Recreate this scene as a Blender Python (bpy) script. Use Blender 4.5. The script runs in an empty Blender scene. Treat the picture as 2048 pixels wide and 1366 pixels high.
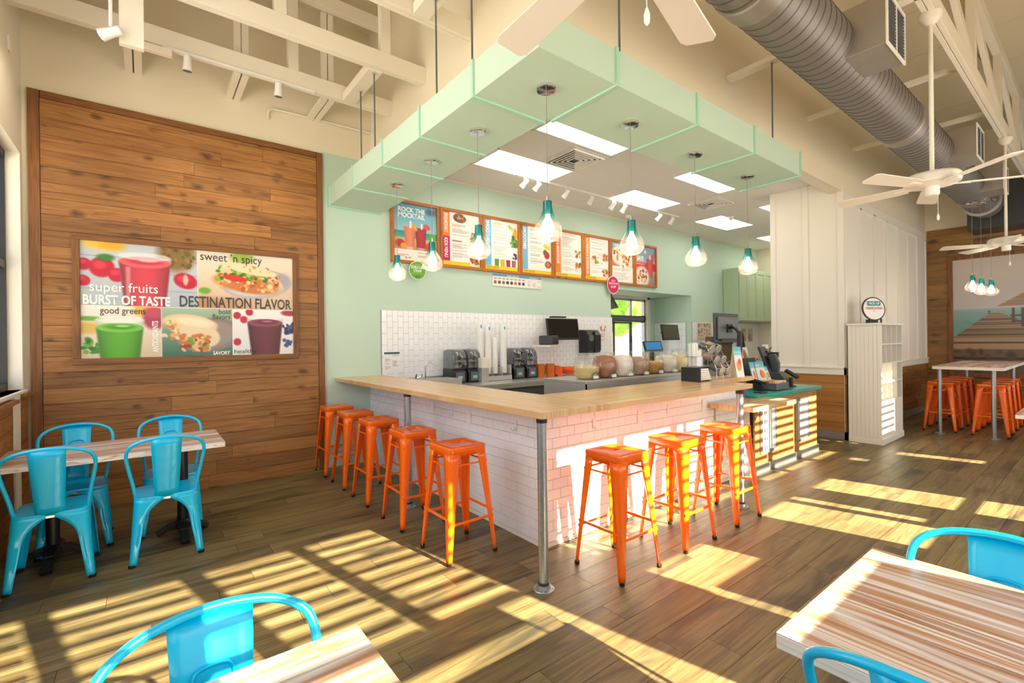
import bpy, bmesh, math, random
import numpy as np
from mathutils import Vector, Matrix
random.seed(7)
PI = math.pi
scene = bpy.context.scene
COL = scene.collection

# ------------------------------------------------------------------ camera
H = 1.52
cam_d = bpy.data.cameras.new('camera')
cam_d.sensor_width = 36.0
cam_d.lens = 944.29 / 2048 * 36.0
cam_d.clip_start = 0.05
cam = bpy.data.objects.new('camera', cam_d)
COL.objects.link(cam)
yaw, pit, rol = math.radians(37.863), math.radians(-0.069), math.radians(-0.7094)
fw = Vector((math.sin(yaw) * math.cos(pit), math.cos(yaw) * math.cos(pit), math.sin(pit)))
rt = Vector((math.cos(yaw), -math.sin(yaw), 0))
up = rt.cross(fw)
rt2 = rt * math.cos(rol) + up * math.sin(rol)
up2 = -rt * math.sin(rol) + up * math.cos(rol)
cam.matrix_world = Matrix(((rt2.x, up2.x, -fw.x, 0), (rt2.y, up2.y, -fw.y, 0), (rt2.z, up2.z, -fw.z, H), (0, 0, 0, 1)))
scene.camera = cam
FPX = 944.29
def project(p):
    d = Vector(p) - Vector((0, 0, H))
    w = d.dot(fw)
    if w < 0.05: return None
    return 1024 + FPX * d.dot(rt2) / w, 683 - FPX * d.dot(up2) / w

# ------------------------------------------------------------------ world, sun, area lights, exposure
world = bpy.data.worlds.new('world'); scene.world = world; world.use_nodes = True
wn = world.node_tree.nodes; wl = world.node_tree.links
bg = wn['Background']; bg.inputs[0].default_value = (0.80, 0.90, 1.0, 1); bg.inputs[1].default_value = 2.2
sun_d = bpy.data.lights.new('sun', 'SUN'); sun_d.energy = 56.0; sun_d.angle = math.radians(0.5); sun_d.color = (1.0, 0.88, 0.66)
sun = bpy.data.objects.new('sun', sun_d); COL.objects.link(sun)
sun.rotation_euler = Vector((-0.23, 1.0, -0.592)).to_track_quat('-Z', 'Y').to_euler()
sun.location = (3, -8, 8)
def area(name, loc, look, sx, sy, power, col=(1, 1, 1)):
    d = bpy.data.lights.new(name, 'AREA'); d.shape = 'RECTANGLE'; d.size = sx; d.size_y = sy; d.energy = power; d.color = col
    o = bpy.data.objects.new(name, d); COL.objects.link(o); o.location = loc
    o.rotation_euler = Vector(look).to_track_quat('-Z', 'Z').to_euler(); return o
area('front_daylight_fill', (4.2, -1.02, 1.75), (0.0, 1, 0.0), 9.0, 2.4, 85, (0.97, 0.98, 1.0))  # added fill for the sky light of the unseen front windows
area('daylight_side_window', (-0.76, 3.2, 2.15), (1, 0, -0.05), 4.6, 1.9, 70, (0.92, 0.97, 1.0))
area('far_end_fill', (10.8, -1.02, 1.9), (0, 1, 0), 4.0, 2.2, 45, (0.98, 0.98, 1.0))  # added fill for the far end, before a mostly solid wall
vs = scene.view_settings
vs.view_transform = 'Standard'; vs.look = 'None'; vs.gamma = 1.0; vs.use_curve_mapping = False
vs.exposure = -0.15

# ------------------------------------------------------------------ material helpers
def lin(h):
    if isinstance(h, str):
        c = [int(h[i:i + 2], 16) / 255 for i in (0, 2, 4)]
    else: c = h
    return tuple(((x / 12.92) if x <= .04045 else ((x + .055) / 1.055) ** 2.4) for x in c)
MATS = {}
def mat(name, col='ffffff', rough=.5, metal=0.0, emit=None, es=0.0, noise=0.0, nscale=8, bump=0.0, coat=0.0, spec=.5, trans=0.0):
    if name in MATS: return MATS[name]
    m = bpy.data.materials.new(name); m.use_nodes = True; MATS[name] = m
    nt = m.node_tree; b = nt.nodes['Principled BSDF']
    c = lin(col); b.inputs['Base Color'].default_value = (*c, 1)
    b.inputs['Roughness'].default_value = rough; b.inputs['Metallic'].default_value = metal
    b.inputs['Specular IOR Level'].default_value = spec
    b.inputs['Coat Weight'].default_value = coat
    b.inputs['Transmission Weight'].default_value = trans
    if emit:
        b.inputs['Emission Color'].default_value = (*lin(emit), 1); b.inputs['Emission Strength'].default_value = es
    if noise or bump:
        tc = nt.nodes.new('ShaderNodeTexCoord'); n = nt.nodes.new('ShaderNodeTexNoise')
        n.inputs['Scale'].default_value = nscale; n.inputs['Detail'].default_value = 4
        nt.links.new(tc.outputs['Object'], n.inputs['Vector'])
        if noise:
            mx = nt.nodes.new('ShaderNodeMix'); mx.data_type = 'RGBA'
            mx.inputs[6].default_value = (*[x * (1 - noise) for x in c], 1); mx.inputs[7].default_value = (*[min(1, x * (1 + noise)) for x in c], 1)
            nt.links.new(n.outputs['Fac'], mx.inputs[0]); nt.links.new(mx.outputs[2], b.inputs['Base Color'])
        if bump:
            bp = nt.nodes.new('ShaderNodeBump'); bp.inputs['Strength'].default_value = bump; bp.inputs['Distance'].default_value = .01
            nt.links.new(n.outputs['Fac'], bp.inputs['Height']); nt.links.new(bp.outputs[0], b.inputs['Normal'])
    return m
def glassy(name, top=(1, 1, 1), bottom=(1, 1, 1), gloss=.12, z0=0.0, z1=1.0, frost=0.0):
    """cheap thin glass: tinted transparency (gradient along the object's own height) under a fresnel gloss"""
    m = bpy.data.materials.new(name); m.use_nodes = True; MATS[name] = m
    nt = m.node_tree; nt.nodes.clear(); N = nt.nodes.new; Lk = nt.links.new
    out = N('ShaderNodeOutputMaterial'); tr = N('ShaderNodeBsdfTransparent'); gl = N('ShaderNodeBsdfGlossy'); gl.inputs['Roughness'].default_value = .05
    mix = N('ShaderNodeMixShader'); lw = N('ShaderNodeLayerWeight'); lw.inputs[0].default_value = .3
    mr = N('ShaderNodeMapRange'); mr.inputs[3].default_value = gloss * .5; mr.inputs[4].default_value = min(1, gloss * 4)
    Lk(lw.outputs['Facing'], mr.inputs[0]); Lk(mr.outputs[0], mix.inputs[0])
    tc = N('ShaderNodeTexCoord'); sp = N('ShaderNodeSeparateXYZ'); Lk(tc.outputs['Object'], sp.inputs[0])
    g = N('ShaderNodeMapRange'); g.inputs[1].default_value = z0; g.inputs[2].default_value = z1; Lk(sp.outputs[2], g.inputs[0])
    cm = N('ShaderNodeMix'); cm.data_type = 'RGBA'; cm.inputs[6].default_value = (*bottom, 1); cm.inputs[7].default_value = (*top, 1)
    Lk(g.outputs[0], cm.inputs[0]); Lk(cm.outputs[2], tr.inputs[0]); 
    if frost:
        tl = N('ShaderNodeBsdfTranslucent'); Lk(cm.outputs[2], tl.inputs[0]); m2 = N('ShaderNodeMixShader'); m2.inputs[0].default_value = frost
        Lk(tr.outputs[0], m2.inputs[1]); Lk(tl.outputs[0], m2.inputs[2]); Lk(m2.outputs[0], mix.inputs[1])
    else: Lk(tr.outputs[0], mix.inputs[1])
    Lk(gl.outputs[0], mix.inputs[2]); Lk(mix.outputs[0], out.inputs[0])
    return m
def wood(name, cols, l='X', w='Z', grain=(1.3, 20), rough=.5, knots=1.0, var=.28, knot_col='2a1508', ks=(1.9, 6.5), fine=.35, coat=0.0, patch=None, bump=.15):
    m = bpy.data.materials.new(name); m.use_nodes = True; MATS[name] = m
    nt = m.node_tree; b = nt.nodes['Principled BSDF']; N = nt.nodes.new; Lk = nt.links.new
    b.inputs['Roughness'].default_value = rough; b.inputs['Coat Weight'].default_value = coat
    tc = N('ShaderNodeTexCoord'); oi = N('ShaderNodeObjectInfo'); ge = N('ShaderNodeNewGeometry')
    rs = N('ShaderNodeMath'); rs.operation = 'ADD'; Lk(oi.outputs['Random'], rs.inputs[0]); Lk(ge.outputs['Random Per Island'], rs.inputs[1])
    fr = N('ShaderNodeMath'); fr.operation = 'FRACT'; Lk(rs.outputs[0], fr.inputs[0])
    sp = N('ShaderNodeSeparateXYZ'); Lk(tc.outputs['Object'], sp.inputs[0])
    def axis(sc, seed):
        co = N('ShaderNodeCombineXYZ')
        for i, (a, s) in enumerate(((l, sc[0]), (w, sc[1]))):
            mm = N('ShaderNodeMath'); mm.operation = 'MULTIPLY_ADD'; mm.inputs[1].default_value = s
            Lk(sp.outputs['XYZ'.index(a)], mm.inputs[0])
            off = N('ShaderNodeMath'); off.operation = 'MULTIPLY'; off.inputs[1].default_value = 60 + seed * 17 + 31 * i
            Lk(fr.outputs[0], off.inputs[0]); Lk(off.outputs[0], mm.inputs[2]); Lk(mm.outputs[0], co.inputs[i])
        off2 = N('ShaderNodeMath'); off2.operation = 'MULTIPLY'; off2.inputs[1].default_value = 23; Lk(fr.outputs[0], off2.inputs[0]); Lk(off2.outputs[0], co.inputs[2])
        return co
    n1 = N('ShaderNodeTexNoise'); n1.inputs['Scale'].default_value = 1; n1.inputs['Detail'].default_value = 5; n1.inputs['Distortion'].default_value = 1.2
    Lk(axis(grain, 1).outputs[0], n1.inputs['Vector'])
    n2 = N('ShaderNodeTexNoise'); n2.inputs['Scale'].default_value = 1; n2.inputs['Detail'].default_value = 3
    Lk(axis((grain[0] * 3, grain[1] * 9), 2).outputs[0], n2.inputs['Vector'])
    rp = N('ShaderNodeValToRGB'); e = rp.color_ramp.elements
    e[0].position = .28; e[0].color = (*lin(cols[0]), 1); e[1].position = .72; e[1].color = (*lin(cols[-1]), 1)
    for i, c in enumerate(cols[1:-1]):
        q = e.new(.28 + .44 * (i + 1) / (len(cols) - 1)); q.color = (*lin(c), 1)
    Lk(n1.outputs['Fac'], rp.inputs[0])
    cur = rp.outputs[0]
    # fine grain
    mr = N('ShaderNodeMapRange'); mr.inputs[1].default_value = .3; mr.inputs[2].default_value = .7; mr.inputs[3].default_value = 1 - fine; mr.inputs[4].default_value = 1 + fine * .5
    Lk(n2.outputs['Fac'], mr.inputs[0])
    mu = N('ShaderNodeMix'); mu.data_type = 'RGBA'; mu.blend_type = 'MULTIPLY'; mu.inputs[0].default_value = 1
    Lk(cur, mu.inputs[6]); Lk(mr.outputs[0], mu.inputs[7]); cur = mu.outputs[2]
    if patch:   # weathered dark blotches (col, scale_l, scale_w, lo, hi)
        n3 = N('ShaderNodeTexNoise'); n3.inputs['Scale'].default_value = 1; n3.inputs['Detail'].default_value = 4; n3.inputs['Distortion'].default_value = .8
        Lk(axis((patch[1], patch[2]), 4).outputs[0], n3.inputs['Vector'])
        m3 = N('ShaderNodeMapRange'); m3.inputs[1].default_value = patch[3]; m3.inputs[2].default_value = patch[4]; m3.interpolation_type = 'SMOOTHSTEP'
        Lk(n3.outputs['Fac'], m3.inputs[0])
        mm = N('ShaderNodeMix'); mm.data_type = 'RGBA'; Lk(m3.outputs[0], mm.inputs[0]); Lk(cur, mm.inputs[6]); mm.inputs[7].default_value = (*lin(patch[0]), 1); cur = mm.outputs[2]
    if knots:
        v = N('ShaderNodeTexVoronoi'); v.inputs['Scale'].default_value = 1; v.voronoi_dimensions = '3D'
        dn = N('ShaderNodeVectorMath'); dn.operation = 'ADD'
        nn = N('ShaderNodeTexNoise'); nn.inputs['Scale'].default_value = 2.5; kx = axis(ks, 3); Lk(kx.outputs[0], nn.inputs['Vector'])
        sc = N('ShaderNodeVectorMath'); sc.operation = 'SCALE'; sc.inputs['Scale'].default_value = .35; Lk(nn.outputs['Color'], sc.inputs[0])
        Lk(kx.outputs[0], dn.inputs[0]); Lk(sc.outputs[0], dn.inputs[1]); Lk(dn.outputs[0], v.inputs['Vector'])
        kr = N('ShaderNodeMapRange'); kr.inputs[1].default_value = .04; kr.inputs[2].default_value = .27; kr.inputs[3].default_value = knots; kr.inputs[4].default_value = 0; kr.interpolation_type = 'SMOOTHSTEP'
        sk_ = N('ShaderNodeSeparateColor'); Lk(v.outputs['Color'], sk_.inputs[0])
        r2 = N('ShaderNodeMapRange'); r2.inputs[3].default_value = .06; r2.inputs[4].default_value = .46; Lk(sk_.outputs[0], r2.inputs[0]); Lk(r2.outputs[0], kr.inputs[2])
        r3 = N('ShaderNodeMapRange'); r3.inputs[1].default_value = .1; r3.inputs[2].default_value = .4; r3.inputs[3].default_value = 0; r3.inputs[4].default_value = knots; Lk(sk_.outputs[0], r3.inputs[0]); Lk(r3.outputs[0], kr.inputs[3])
        kr.inputs[1].default_value = -.02; Lk(v.outputs['Distance'], kr.inputs[0])
        km = N('ShaderNodeMix'); km.data_type = 'RGBA'; Lk(kr.outputs[0], km.inputs[0]); Lk(cur, km.inputs[6]); km.inputs[7].default_value = (*lin(knot_col), 1); cur = km.outputs[2]
    hs = N('ShaderNodeHueSaturation')
    vr = N('ShaderNodeMapRange'); vr.inputs[3].default_value = 1 - var; vr.inputs[4].default_value = 1 + var; Lk(fr.outputs[0], vr.inputs[0])
    Lk(vr.outputs[0], hs.inputs['Value']); Lk(cur, hs.inputs['Color']); Lk(hs.outputs[0], b.inputs['Base Color'])
    bp = N('ShaderNodeBump'); bp.inputs['Strength'].default_value = bump; bp.inputs['Distance'].default_value = .004
    Lk(n2.outputs['Fac'], bp.inputs['Height']); Lk(bp.outputs[0], b.inputs['Normal'])
    return m
def printed(name, rough=.35):
    m = bpy.data.materials.new(name); m.use_nodes = True; MATS[name] = m
    nt = m.node_tree; a = nt.nodes.new('ShaderNodeAttribute'); a.attribute_name = 'print'
    nt.links.new(a.outputs['Color'], nt.nodes['Principled BSDF'].inputs['Base Color']); nt.nodes['Principled BSDF'].inputs['Roughness'].default_value = rough
    return m

# ------------------------------------------------------------------ mesh helpers
class MB:
    def __init__(s): s.v = []; s.f = []
    def box(s, x0, x1, y0, y1, z0, z1):
        b = len(s.v)
        s.v += [(x, y, z) for z in (z0, z1) for y in (y0, y1) for x in (x0, x1)]
        s.f += [tuple(b + i for i in q) for q in ((0, 2, 3, 1), (4, 5, 7, 6), (0, 1, 5, 4), (2, 6, 7, 3), (0, 4, 6, 2), (1, 3, 7, 5))]
        return s
    def bar(s, p0, p1, w, h, upv=(0, 0, 1)):
        p0, p1 = Vector(p0), Vector(p1); d = (p1 - p0).normalized(); u = Vector(upv)
        if abs(d.dot(u)) > .99: u = Vector((1, 0, 0))
        r = d.cross(u).normalized(); u = r.cross(d)
        b = len(s.v)
        for p in (p0, p1):
            for a, c in ((-1, -1), (1, -1), (1, 1), (-1, 1)): s.v.append(tuple(p + r * a * w / 2 + u * c * h / 2))
        s.f += [tuple(b + i for i in q) for q in ((0, 3, 2, 1), (4, 5, 6, 7), (0, 1, 5, 4), (1, 2, 6, 5), (2, 3, 7, 6), (3, 0, 4, 7))]
        return s
    def cyl(s, p0, p1, r0, r1=None, n=16, caps=True):
        r1 = r0 if r1 is None else r1
        return s.tube([p0, p1], [r0, r1], n, caps)
    def tube(s, pts, r, n=8, caps=True, closed=False):
        pts = [Vector(p) for p in pts]; k = len(pts); rr = r if isinstance(r, (list, tuple)) else [r] * k
        b = len(s.v); prev = None
        for i, p in enumerate(pts):
            if closed: t = pts[(i + 1) % k] - pts[i - 1]
            else: t = pts[min(i + 1, k - 1)] - pts[max(i - 1, 0)]
            t.normalize()
            if prev is None:
                a = Vector((0, 0, 1)) if abs(t.z) < .9 else Vector((1, 0, 0)); u = t.cross(a).normalized()
            else:
                u = (prev - t * prev.dot(t)).normalized()
            prev = u; w = t.cross(u)
            for j in range(n):
                an = 2 * PI * j / n; s.v.append(tuple(p + (u * math.cos(an) + w * math.sin(an)) * rr[i]))
        for i in range(k if closed else k - 1):
            for j in range(n):
                a = b + i * n + j; c = b + i * n + (j + 1) % n; i2 = (i + 1) % k
                s.f.append((a, c, b + i2 * n + (j + 1) % n, b + i2 * n + j))
        if caps and not closed:
            s.f.append(tuple(b + j for j in range(n - 1, -1, -1))); s.f.append(tuple(b + (k - 1) * n + j for j in range(n)))
        return s
    def lathe(s, prof, n=24, c=(0, 0, 0), axis='Z'):
        b = len(s.v); k = len(prof)
        for r, z in prof:
            for j in range(n):
                a = 2 * PI * j / n; x, y = r * math.cos(a), r * math.sin(a)
                q = (x, y, z) if axis == 'Z' else ((z, x, y) if axis == 'X' else (y, z, x))
                s.v.append((c[0] + q[0], c[1] + q[1], c[2] + q[2]))
        for i in range(k - 1):
            for j in range(n): s.f.append((b + i * n + j, b + i * n + (j + 1) % n, b + (i + 1) * n + (j + 1) % n, b + (i + 1) * n + j))
        if prof[0][0] > 1e-6: s.f.append(tuple(b + j for j in range(n - 1, -1, -1)))
        if prof[-1][0] > 1e-6: s.f.append(tuple(b + (k - 1) * n + j for j in range(n)))
        return s
    def prism(s, poly, a0, a1, axis='Z'):
        """extrude a 2D polygon: axis Z -> (x,y), Y -> (x,z), X -> (y,z)"""
        b = len(s.v); n = len(poly)
        for a in (a0, a1):
            for p, q in poly: s.v.append({'Z': (p, q, a), 'Y': (p, a, q), 'X': (a, p, q)}[axis])
        s.f.append(tuple(b + i for i in range(n - 1, -1, -1))); s.f.append(tuple(b + n + i for i in range(n)))
        for i in range(n): s.f.append((b + i, b + (i + 1) % n, b + n + (i + 1) % n, b + n + i))
        return s
    def grid(s, rows):
        b = len(s.v); n = len(rows[0])
        for r in rows: s.v += [tuple(p) for p in r]
        for i in range(len(rows) - 1):
            for j in range(n - 1): s.f.append((b + i * n + j, b + i * n + j + 1, b + (i + 1) * n + j + 1, b + (i + 1) * n + j))
        return s
    def mesh(s, name, m=None, smooth=None, weld=False):
        me = bpy.data.meshes.new(name); me.from_pydata(s.v, [], s.f)
        bm = bmesh.new(); bm.from_mesh(me); (bmesh.ops.remove_doubles(bm, verts=bm.verts, dist=1e-5) if weld else None); bmesh.ops.recalc_face_normals(bm, faces=bm.faces); bm.to_mesh(me); bm.free()
        if m: me.materials.append(m if not isinstance(m, str) else MATS[m])
        if smooth is not None:
            me.shade_smooth(); me.set_sharp_from_angle(angle=math.radians(smooth))
        return me
    def obj(s, name, m=None, parent=None, smooth=None, bevel=0, solid=0, loc=None, center=False, weld=False):
        if center and s.v:
            a = np.array(s.v); c = (a.min(0) + a.max(0)) / 2; s.v = [tuple(q) for q in a - c]; loc = tuple(c)
        o = bpy.data.objects.new(name, s.mesh(name, m, smooth, weld)); COL.objects.link(o)
        if parent: o.parent = parent
        if loc: o.location = loc
        if solid:
            k = o.modifiers.new('solid', 'SOLIDIFY'); k.thickness = solid; k.offset = 0
        if bevel:
            k = o.modifiers.new('bevel', 'BEVEL'); k.width = bevel; k.segments = 2; k.limit_method = 'ANGLE'; k.angle_limit = math.radians(40)
        return o
def thing(name, label, cat, loc=(0, 0, 0), rz=0, group=None):
    o = bpy.data.objects.new(name, None); COL.objects.link(o); o.empty_display_size = .1
    o.location = loc; o.rotation_euler = (0, 0, rz); o['label'] = label; o['category'] = cat
    if group: o['group'] = group
    return o
def tag(o, label, cat, group=None):
    o['label'] = label; o['category'] = cat
    if group: o['group'] = group
    return o
def struct(o, label=None):
    o['kind'] = 'structure'
    if label: o['label'] = label
    return o
def sempty(name, label=None):
    o = bpy.data.objects.new(name, None); COL.objects.link(o); return struct(o, label)
def dup(root, loc, rz, label, group=None):
    r = root.copy(); COL.objects.link(r); r.location = loc; r.rotation_euler = (0, 0, rz); r['label'] = label
    if group: r['group'] = group
    for ch in root.children:
        c = ch.copy(); COL.objects.link(c); c.parent = r
        for g in ch.children:
            d = g.copy(); COL.objects.link(d); d.parent = c
    return r
def inst(me, name, parent, loc, rot=None):
    o = bpy.data.objects.new(name, me); COL.objects.link(o); o.parent = parent; o.location = loc
    if rot: o.rotation_euler = rot
    return o
def text(parent, s, x0, x1, z0, z1, m, name='lettering', plane=lambda a, b, d: (a, d, b), depth=-.003, rot=0, shear=0.0, bold=0.0, fit='both'):
    """flat lettering fitted into the box x0..x1, z0..z1 of a poster plane; rot=90 reads bottom-up, -90 top-down"""
    cu = bpy.data.curves.new(name, 'FONT'); cu.body = s; cu.resolution_u = 3; cu.offset = bold; cu.shear = shear; cu.align_x = 'CENTER'; cu.space_line = .85
    t = bpy.data.objects.new('tmp', cu); COL.objects.link(t)
    me = bpy.data.meshes.new_from_object(t); bpy.data.objects.remove(t); bpy.data.curves.remove(cu)
    n = len(me.vertices); co = np.zeros(n * 3, 'f'); me.vertices.foreach_get('co', co); co = co.reshape(-1, 3)
    if rot == 90: co = np.stack([-co[:, 1], co[:, 0], co[:, 2]], 1)
    if rot == -90: co = np.stack([co[:, 1], -co[:, 0], co[:, 2]], 1)
    mn, mx = co.min(0), co.max(0)
    u = x0 + (co[:, 0] - mn[0]) / max(1e-6, mx[0] - mn[0]) * (x1 - x0)
    w = z0 + (co[:, 1] - mn[1]) / max(1e-6, mx[1] - mn[1]) * (z1 - z0)
    me.vertices.foreach_set('co', np.array([plane(a, b, depth) for a, b in zip(u, w)], 'f').ravel()); me.update()
    me.materials.append(MATS[m] if isinstance(m, str) else m); me.name = name
    o = bpy.data.objects.new(name, me); COL.objects.link(o); o.parent = parent; return o
def canvas(W, Hh, col):
    c = np.zeros((Hh, W, 3)); c[:] = hexc(col); return c
def hexc(h): return np.array([int(h[i:i + 2], 16) / 255 for i in (0, 2, 4)])
class Art:
    """a small painter: coordinates 0..1 from the top-left of the print"""
    def __init__(s, W, Hh, col='ffffff', asp=1.0):
        s.W, s.H = W, Hh; s.c = canvas(W, Hh, col); s.asp = asp
        s.y, s.x = np.mgrid[0:Hh, 0:W]; s.x = (s.x + .5) / W; s.y = (s.y + .5) / Hh
    def put(s, a, col):
        col = hexc(col) if isinstance(col, str) else col
        s.c = s.c * (1 - a[..., None]) + a[..., None] * col
    def rect(s, x0, y0, x1, y1, col, soft=0.0, al=1.0):
        a = ((s.x >= x0) & (s.x < x1) & (s.y >= y0) & (s.y < y1)).astype(float) * al
        s.put(a, col); return s
    def vgrad(s, x0, y0, x1, y1, c0, c1):
        a = ((s.x >= x0) & (s.x < x1) & (s.y >= y0) & (s.y < y1)).astype(float)
        t = np.clip((s.y - y0) / (y1 - y0), 0, 1)[..., None]; s.c = s.c * (1 - a[..., None]) + a[..., None] * (hexc(c0) * (1 - t) + hexc(c1) * t); return s
    def ell(s, cx, cy, rx, ry, col, soft=.08, rot=0, al=1.0, clip=None):
        dx = (s.x - cx) * s.asp; dy = s.y - cy; r = math.radians(rot)
        u = (dx * math.cos(r) + dy * math.sin(r)) / (rx * s.asp); v = (-dx * math.sin(r) + dy * math.cos(r)) / ry
        d = np.sqrt(u * u + v * v); a = np.clip((1 + soft - d) / (2 * soft), 0, 1) * al
        if clip: a = a * ((s.x >= clip[0]) & (s.x < clip[2]) & (s.y >= clip[1]) & (s.y < clip[3]))
        s.put(a, col); return s
    def trap(s, cx, y0, y1, w0, w1, col, soft=.01, al=1.0, clip=None, shade=.18):
        t = np.clip((s.y - y0) / (y1 - y0), 0, 1); w = w0 + (w1 - w0) * t
        a = np.clip((w - np.abs(s.x - cx)) / soft + .5, 0, 1) * ((s.y >= y0) & (s.y < y1)) * al
        if clip: a = a * ((s.x >= clip[0]) & (s.x < clip[2]) & (s.y >= clip[1]) & (s.y < clip[3]))
        k = np.clip((s.x - cx) / (w + 1e-6), -1, 1); sh = 1 - shade * k * k
        s.c = s.c * (1 - a[..., None]) + a[..., None] * np.clip(hexc(col)[None, None] * sh[..., None], 0, 1); return s
    def blobs(s, n, x0, y0, x1, y1, cols, r0, r1, seed=1, soft=.3, clip=None):
        R = random.Random(seed)
        for _ in range(n):
            r = R.uniform(r0, r1); s.ell(R.uniform(x0, x1), R.uniform(y0, y1), r / s.asp, r * R.uniform(.5, 1), R.choice(cols), soft, R.uniform(0, 180), clip=clip)
        return s
    def lines(s, x0, y0, x1, y1, n, col, seed=1, th=.35, al=.75):
        R = random.Random(seed)
        for i in range(n):
            y = y0 + (y1 - y0) * i / n; h = (y1 - y0) / n * th
            if R.random() < .16: continue
            s.rect(x0, y, x0 + (x1 - x0) * R.uniform(.45, 1), y + h, col, al=al)
        return s
    def obj(s, name, m, parent, fn):
        """print surface: a fine grid whose points carry the painted colours; fn(u,v)->local point, v from the top"""
        W, Hh = s.W, s.H; uu, vv = np.meshgrid(np.linspace(0, 1, W), np.linspace(0, 1, Hh))
        p = fn(uu, vv); co = np.stack([np.broadcast_to(q, uu.shape) for q in p], -1).reshape(-1, 3).astype('f')
        me = bpy.data.meshes.new(name); me.vertices.add(W * Hh); me.vertices.foreach_set('co', co.ravel())
        idx = np.arange(W * Hh).reshape(Hh, W); q = np.stack([idx[:-1, :-1], idx[1:, :-1], idx[1:, 1:], idx[:-1, 1:]], -1).reshape(-1, 4)
        me.loops.add(q.size); me.loops.foreach_set('vertex_index', q.ravel().astype('i')); me.polygons.add(len(q))
        me.polygons.foreach_set('loop_start', (np.arange(len(q)) * 4).astype('i')); me.update(calc_edges=True)
        c = np.clip(s.c.reshape(-1, 3), 0, 1); l = np.where(c <= .04045, c / 12.92, ((c + .055) / 1.055) ** 2.4)
        at = me.color_attributes.new('print', 'FLOAT_COLOR', 'POINT'); at.data.foreach_set('color', np.concatenate([l, np.ones((len(l), 1))], 1).astype('f').ravel())
        me.materials.append(MATS[m]); o = bpy.data.objects.new(name, me); COL.objects.link(o); o.parent = parent; return o
def holes(mb, a0, a1, b0, b1, hs, put):
    """fill the rectangle a x b around rectangular holes"""
    A = sorted({a0, a1, *[min(max(h[i], a0), a1) for h in hs for i in (0, 1)]}); B = sorted({b0, b1, *[min(max(h[i], b0), b1) for h in hs for i in (2, 3)]})
    for i in range(len(A) - 1):
        run = None
        for j in range(len(B) - 1):
            ca, cb = (A[i] + A[i + 1]) / 2, (B[j] + B[j + 1]) / 2
            if any(h[0] < ca < h[1] and h[2] < cb < h[3] for h in hs):
                if run is not None: put(mb, A[i], A[i + 1], run, B[j]); run = None
            elif run is None: run = B[j]
        if run is not None: put(mb, A[i], A[i + 1], run, B[-1])

# ------------------------------------------------------------------ materials
mat('cream', 'ebe0c8', .75, noise=.02, nscale=2)
mat('roof_cream', 'e2d5b8', .8)
mat('white_paint', 'f0ebe0', .5)
mat('truss_white', 'ede4d2', .6)
mat('mint', 'c3dbcb', .65, noise=.015, nscale=2)
mat('mint_trim', 'aedcc6', .5)
mat('tile_white', 'f3f3f5', .12, noise=.02, nscale=3, coat=.3)
mat('grout', '6e6965', .9)
mat('grout_dark', '847a74', .9)
mat('orange', 'ff6c08', .22, coat=.4)
mat('blue', '00c0f2', .28, coat=.25)
mat('rubber', '15120f', .7)
mat('galv', 'a9b0b3', .38, .85, noise=.22, nscale=40)
mat('steel', 'd3d1ce', .32, .7, noise=.05, nscale=6)
mat('chrome', 'e2e2e2', .08, 1)
mat('duct', '8d8886', .5, .6, noise=.12, nscale=3)
mat('duct_bright', 'a39d97', .42, .65, noise=.10, nscale=6)
mat('black_metal', '16171a', .45)
mat('black_plastic', '1d1d1f', .35)
mat('dark_grey', '3a3c40', .4)
mat('mid_grey', '63666a', .4)
mat('screen', '0b0f12', .08, coat=.5)
mat('screen_blue', '2c6fa4', .2, emit='2c6fa4', es=.6)
mat('ceiling_tile', 'f5efe9', .9, bump=.15, nscale=120)
mat('grid_white', 'f1ece6', .5)
mat('panel_glow', 'ffffff', .5, emit='fff6ea', es=7.0)
mat('bulb', 'ffffff', .5, emit='ffe6bc', es=22.0)
mat('spot_glow', 'ffffff', .5, emit='fff0d0', es=30.0)
mat('fan_white', 'efe9de', .4)
mat('cord', '8d8a84', .5)
mat('teal_top', '18a79c', .3, coat=.2)
mat('white_plastic', 'f2f0ec', .35)
mat('cabinet_mint', 'b2c9a8', .5)
mat('amber', 'd8690a', .2, coat=.4, noise=.15, nscale=14)
mat('orange_fruit', 'ee5a14', .5, noise=.1)
mat('paper', 'f4f1ec', .8)
mat('ink_dark', '2b2a2c', .6); mat('ink_grey', '4b4a4c', .6); mat('ink_white', 'fbfaf7', .6); mat('ink_teal', '1b9aa0', .6); mat('ink_red', 'd8485c', .6)
mat('sign_green', '62b031', .4); mat('sign_pink', 'd4145f', .4); mat('sign_white', 'f6f3ee', .4); mat('sign_yellow', 'f3d21a', .5)
mat('oats', 'd9c08a', .9, noise=.25, nscale=160, bump=.6); mat('cocoa', 'a9755b', .9, noise=.08, nscale=40); mat('powder', 'efe8da', .9); mat('taupe', 'b99a84', .9, noise=.08, nscale=40); mat('granola', 'c79a4e', .9, noise=.4, nscale=120, bump=.6); mat('banana_powder', 'ead9ac', .9)
mat('asphalt', 'b9b2a4', .9, noise=.1, nscale=2); mat('leaf', '7fae3a', .8, noise=.5, nscale=9, bump=.8); mat('bark', '5b4632', .9)
mat('skin', 'c98f6d', .55); mat('hair', '2a140c', .5, noise=.3, nscale=60); mat('shirt', '6f6c70', .8); mat('trousers', '2a2c33', .8)
mat('base_tile', '8d8480', .5)
glassy('glass_clear', gloss=.10)
glassy('glass_pane', gloss=.06)
glassy('glass_teal', top=(0.02, .50, .54), bottom=(1, .98, .94), gloss=.12, z0=.105, z1=.185, frost=.05)
glassy('glass_smoke', top=(.74, .76, .80), bottom=(.74, .76, .80), gloss=.12)
printed('print')
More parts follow.
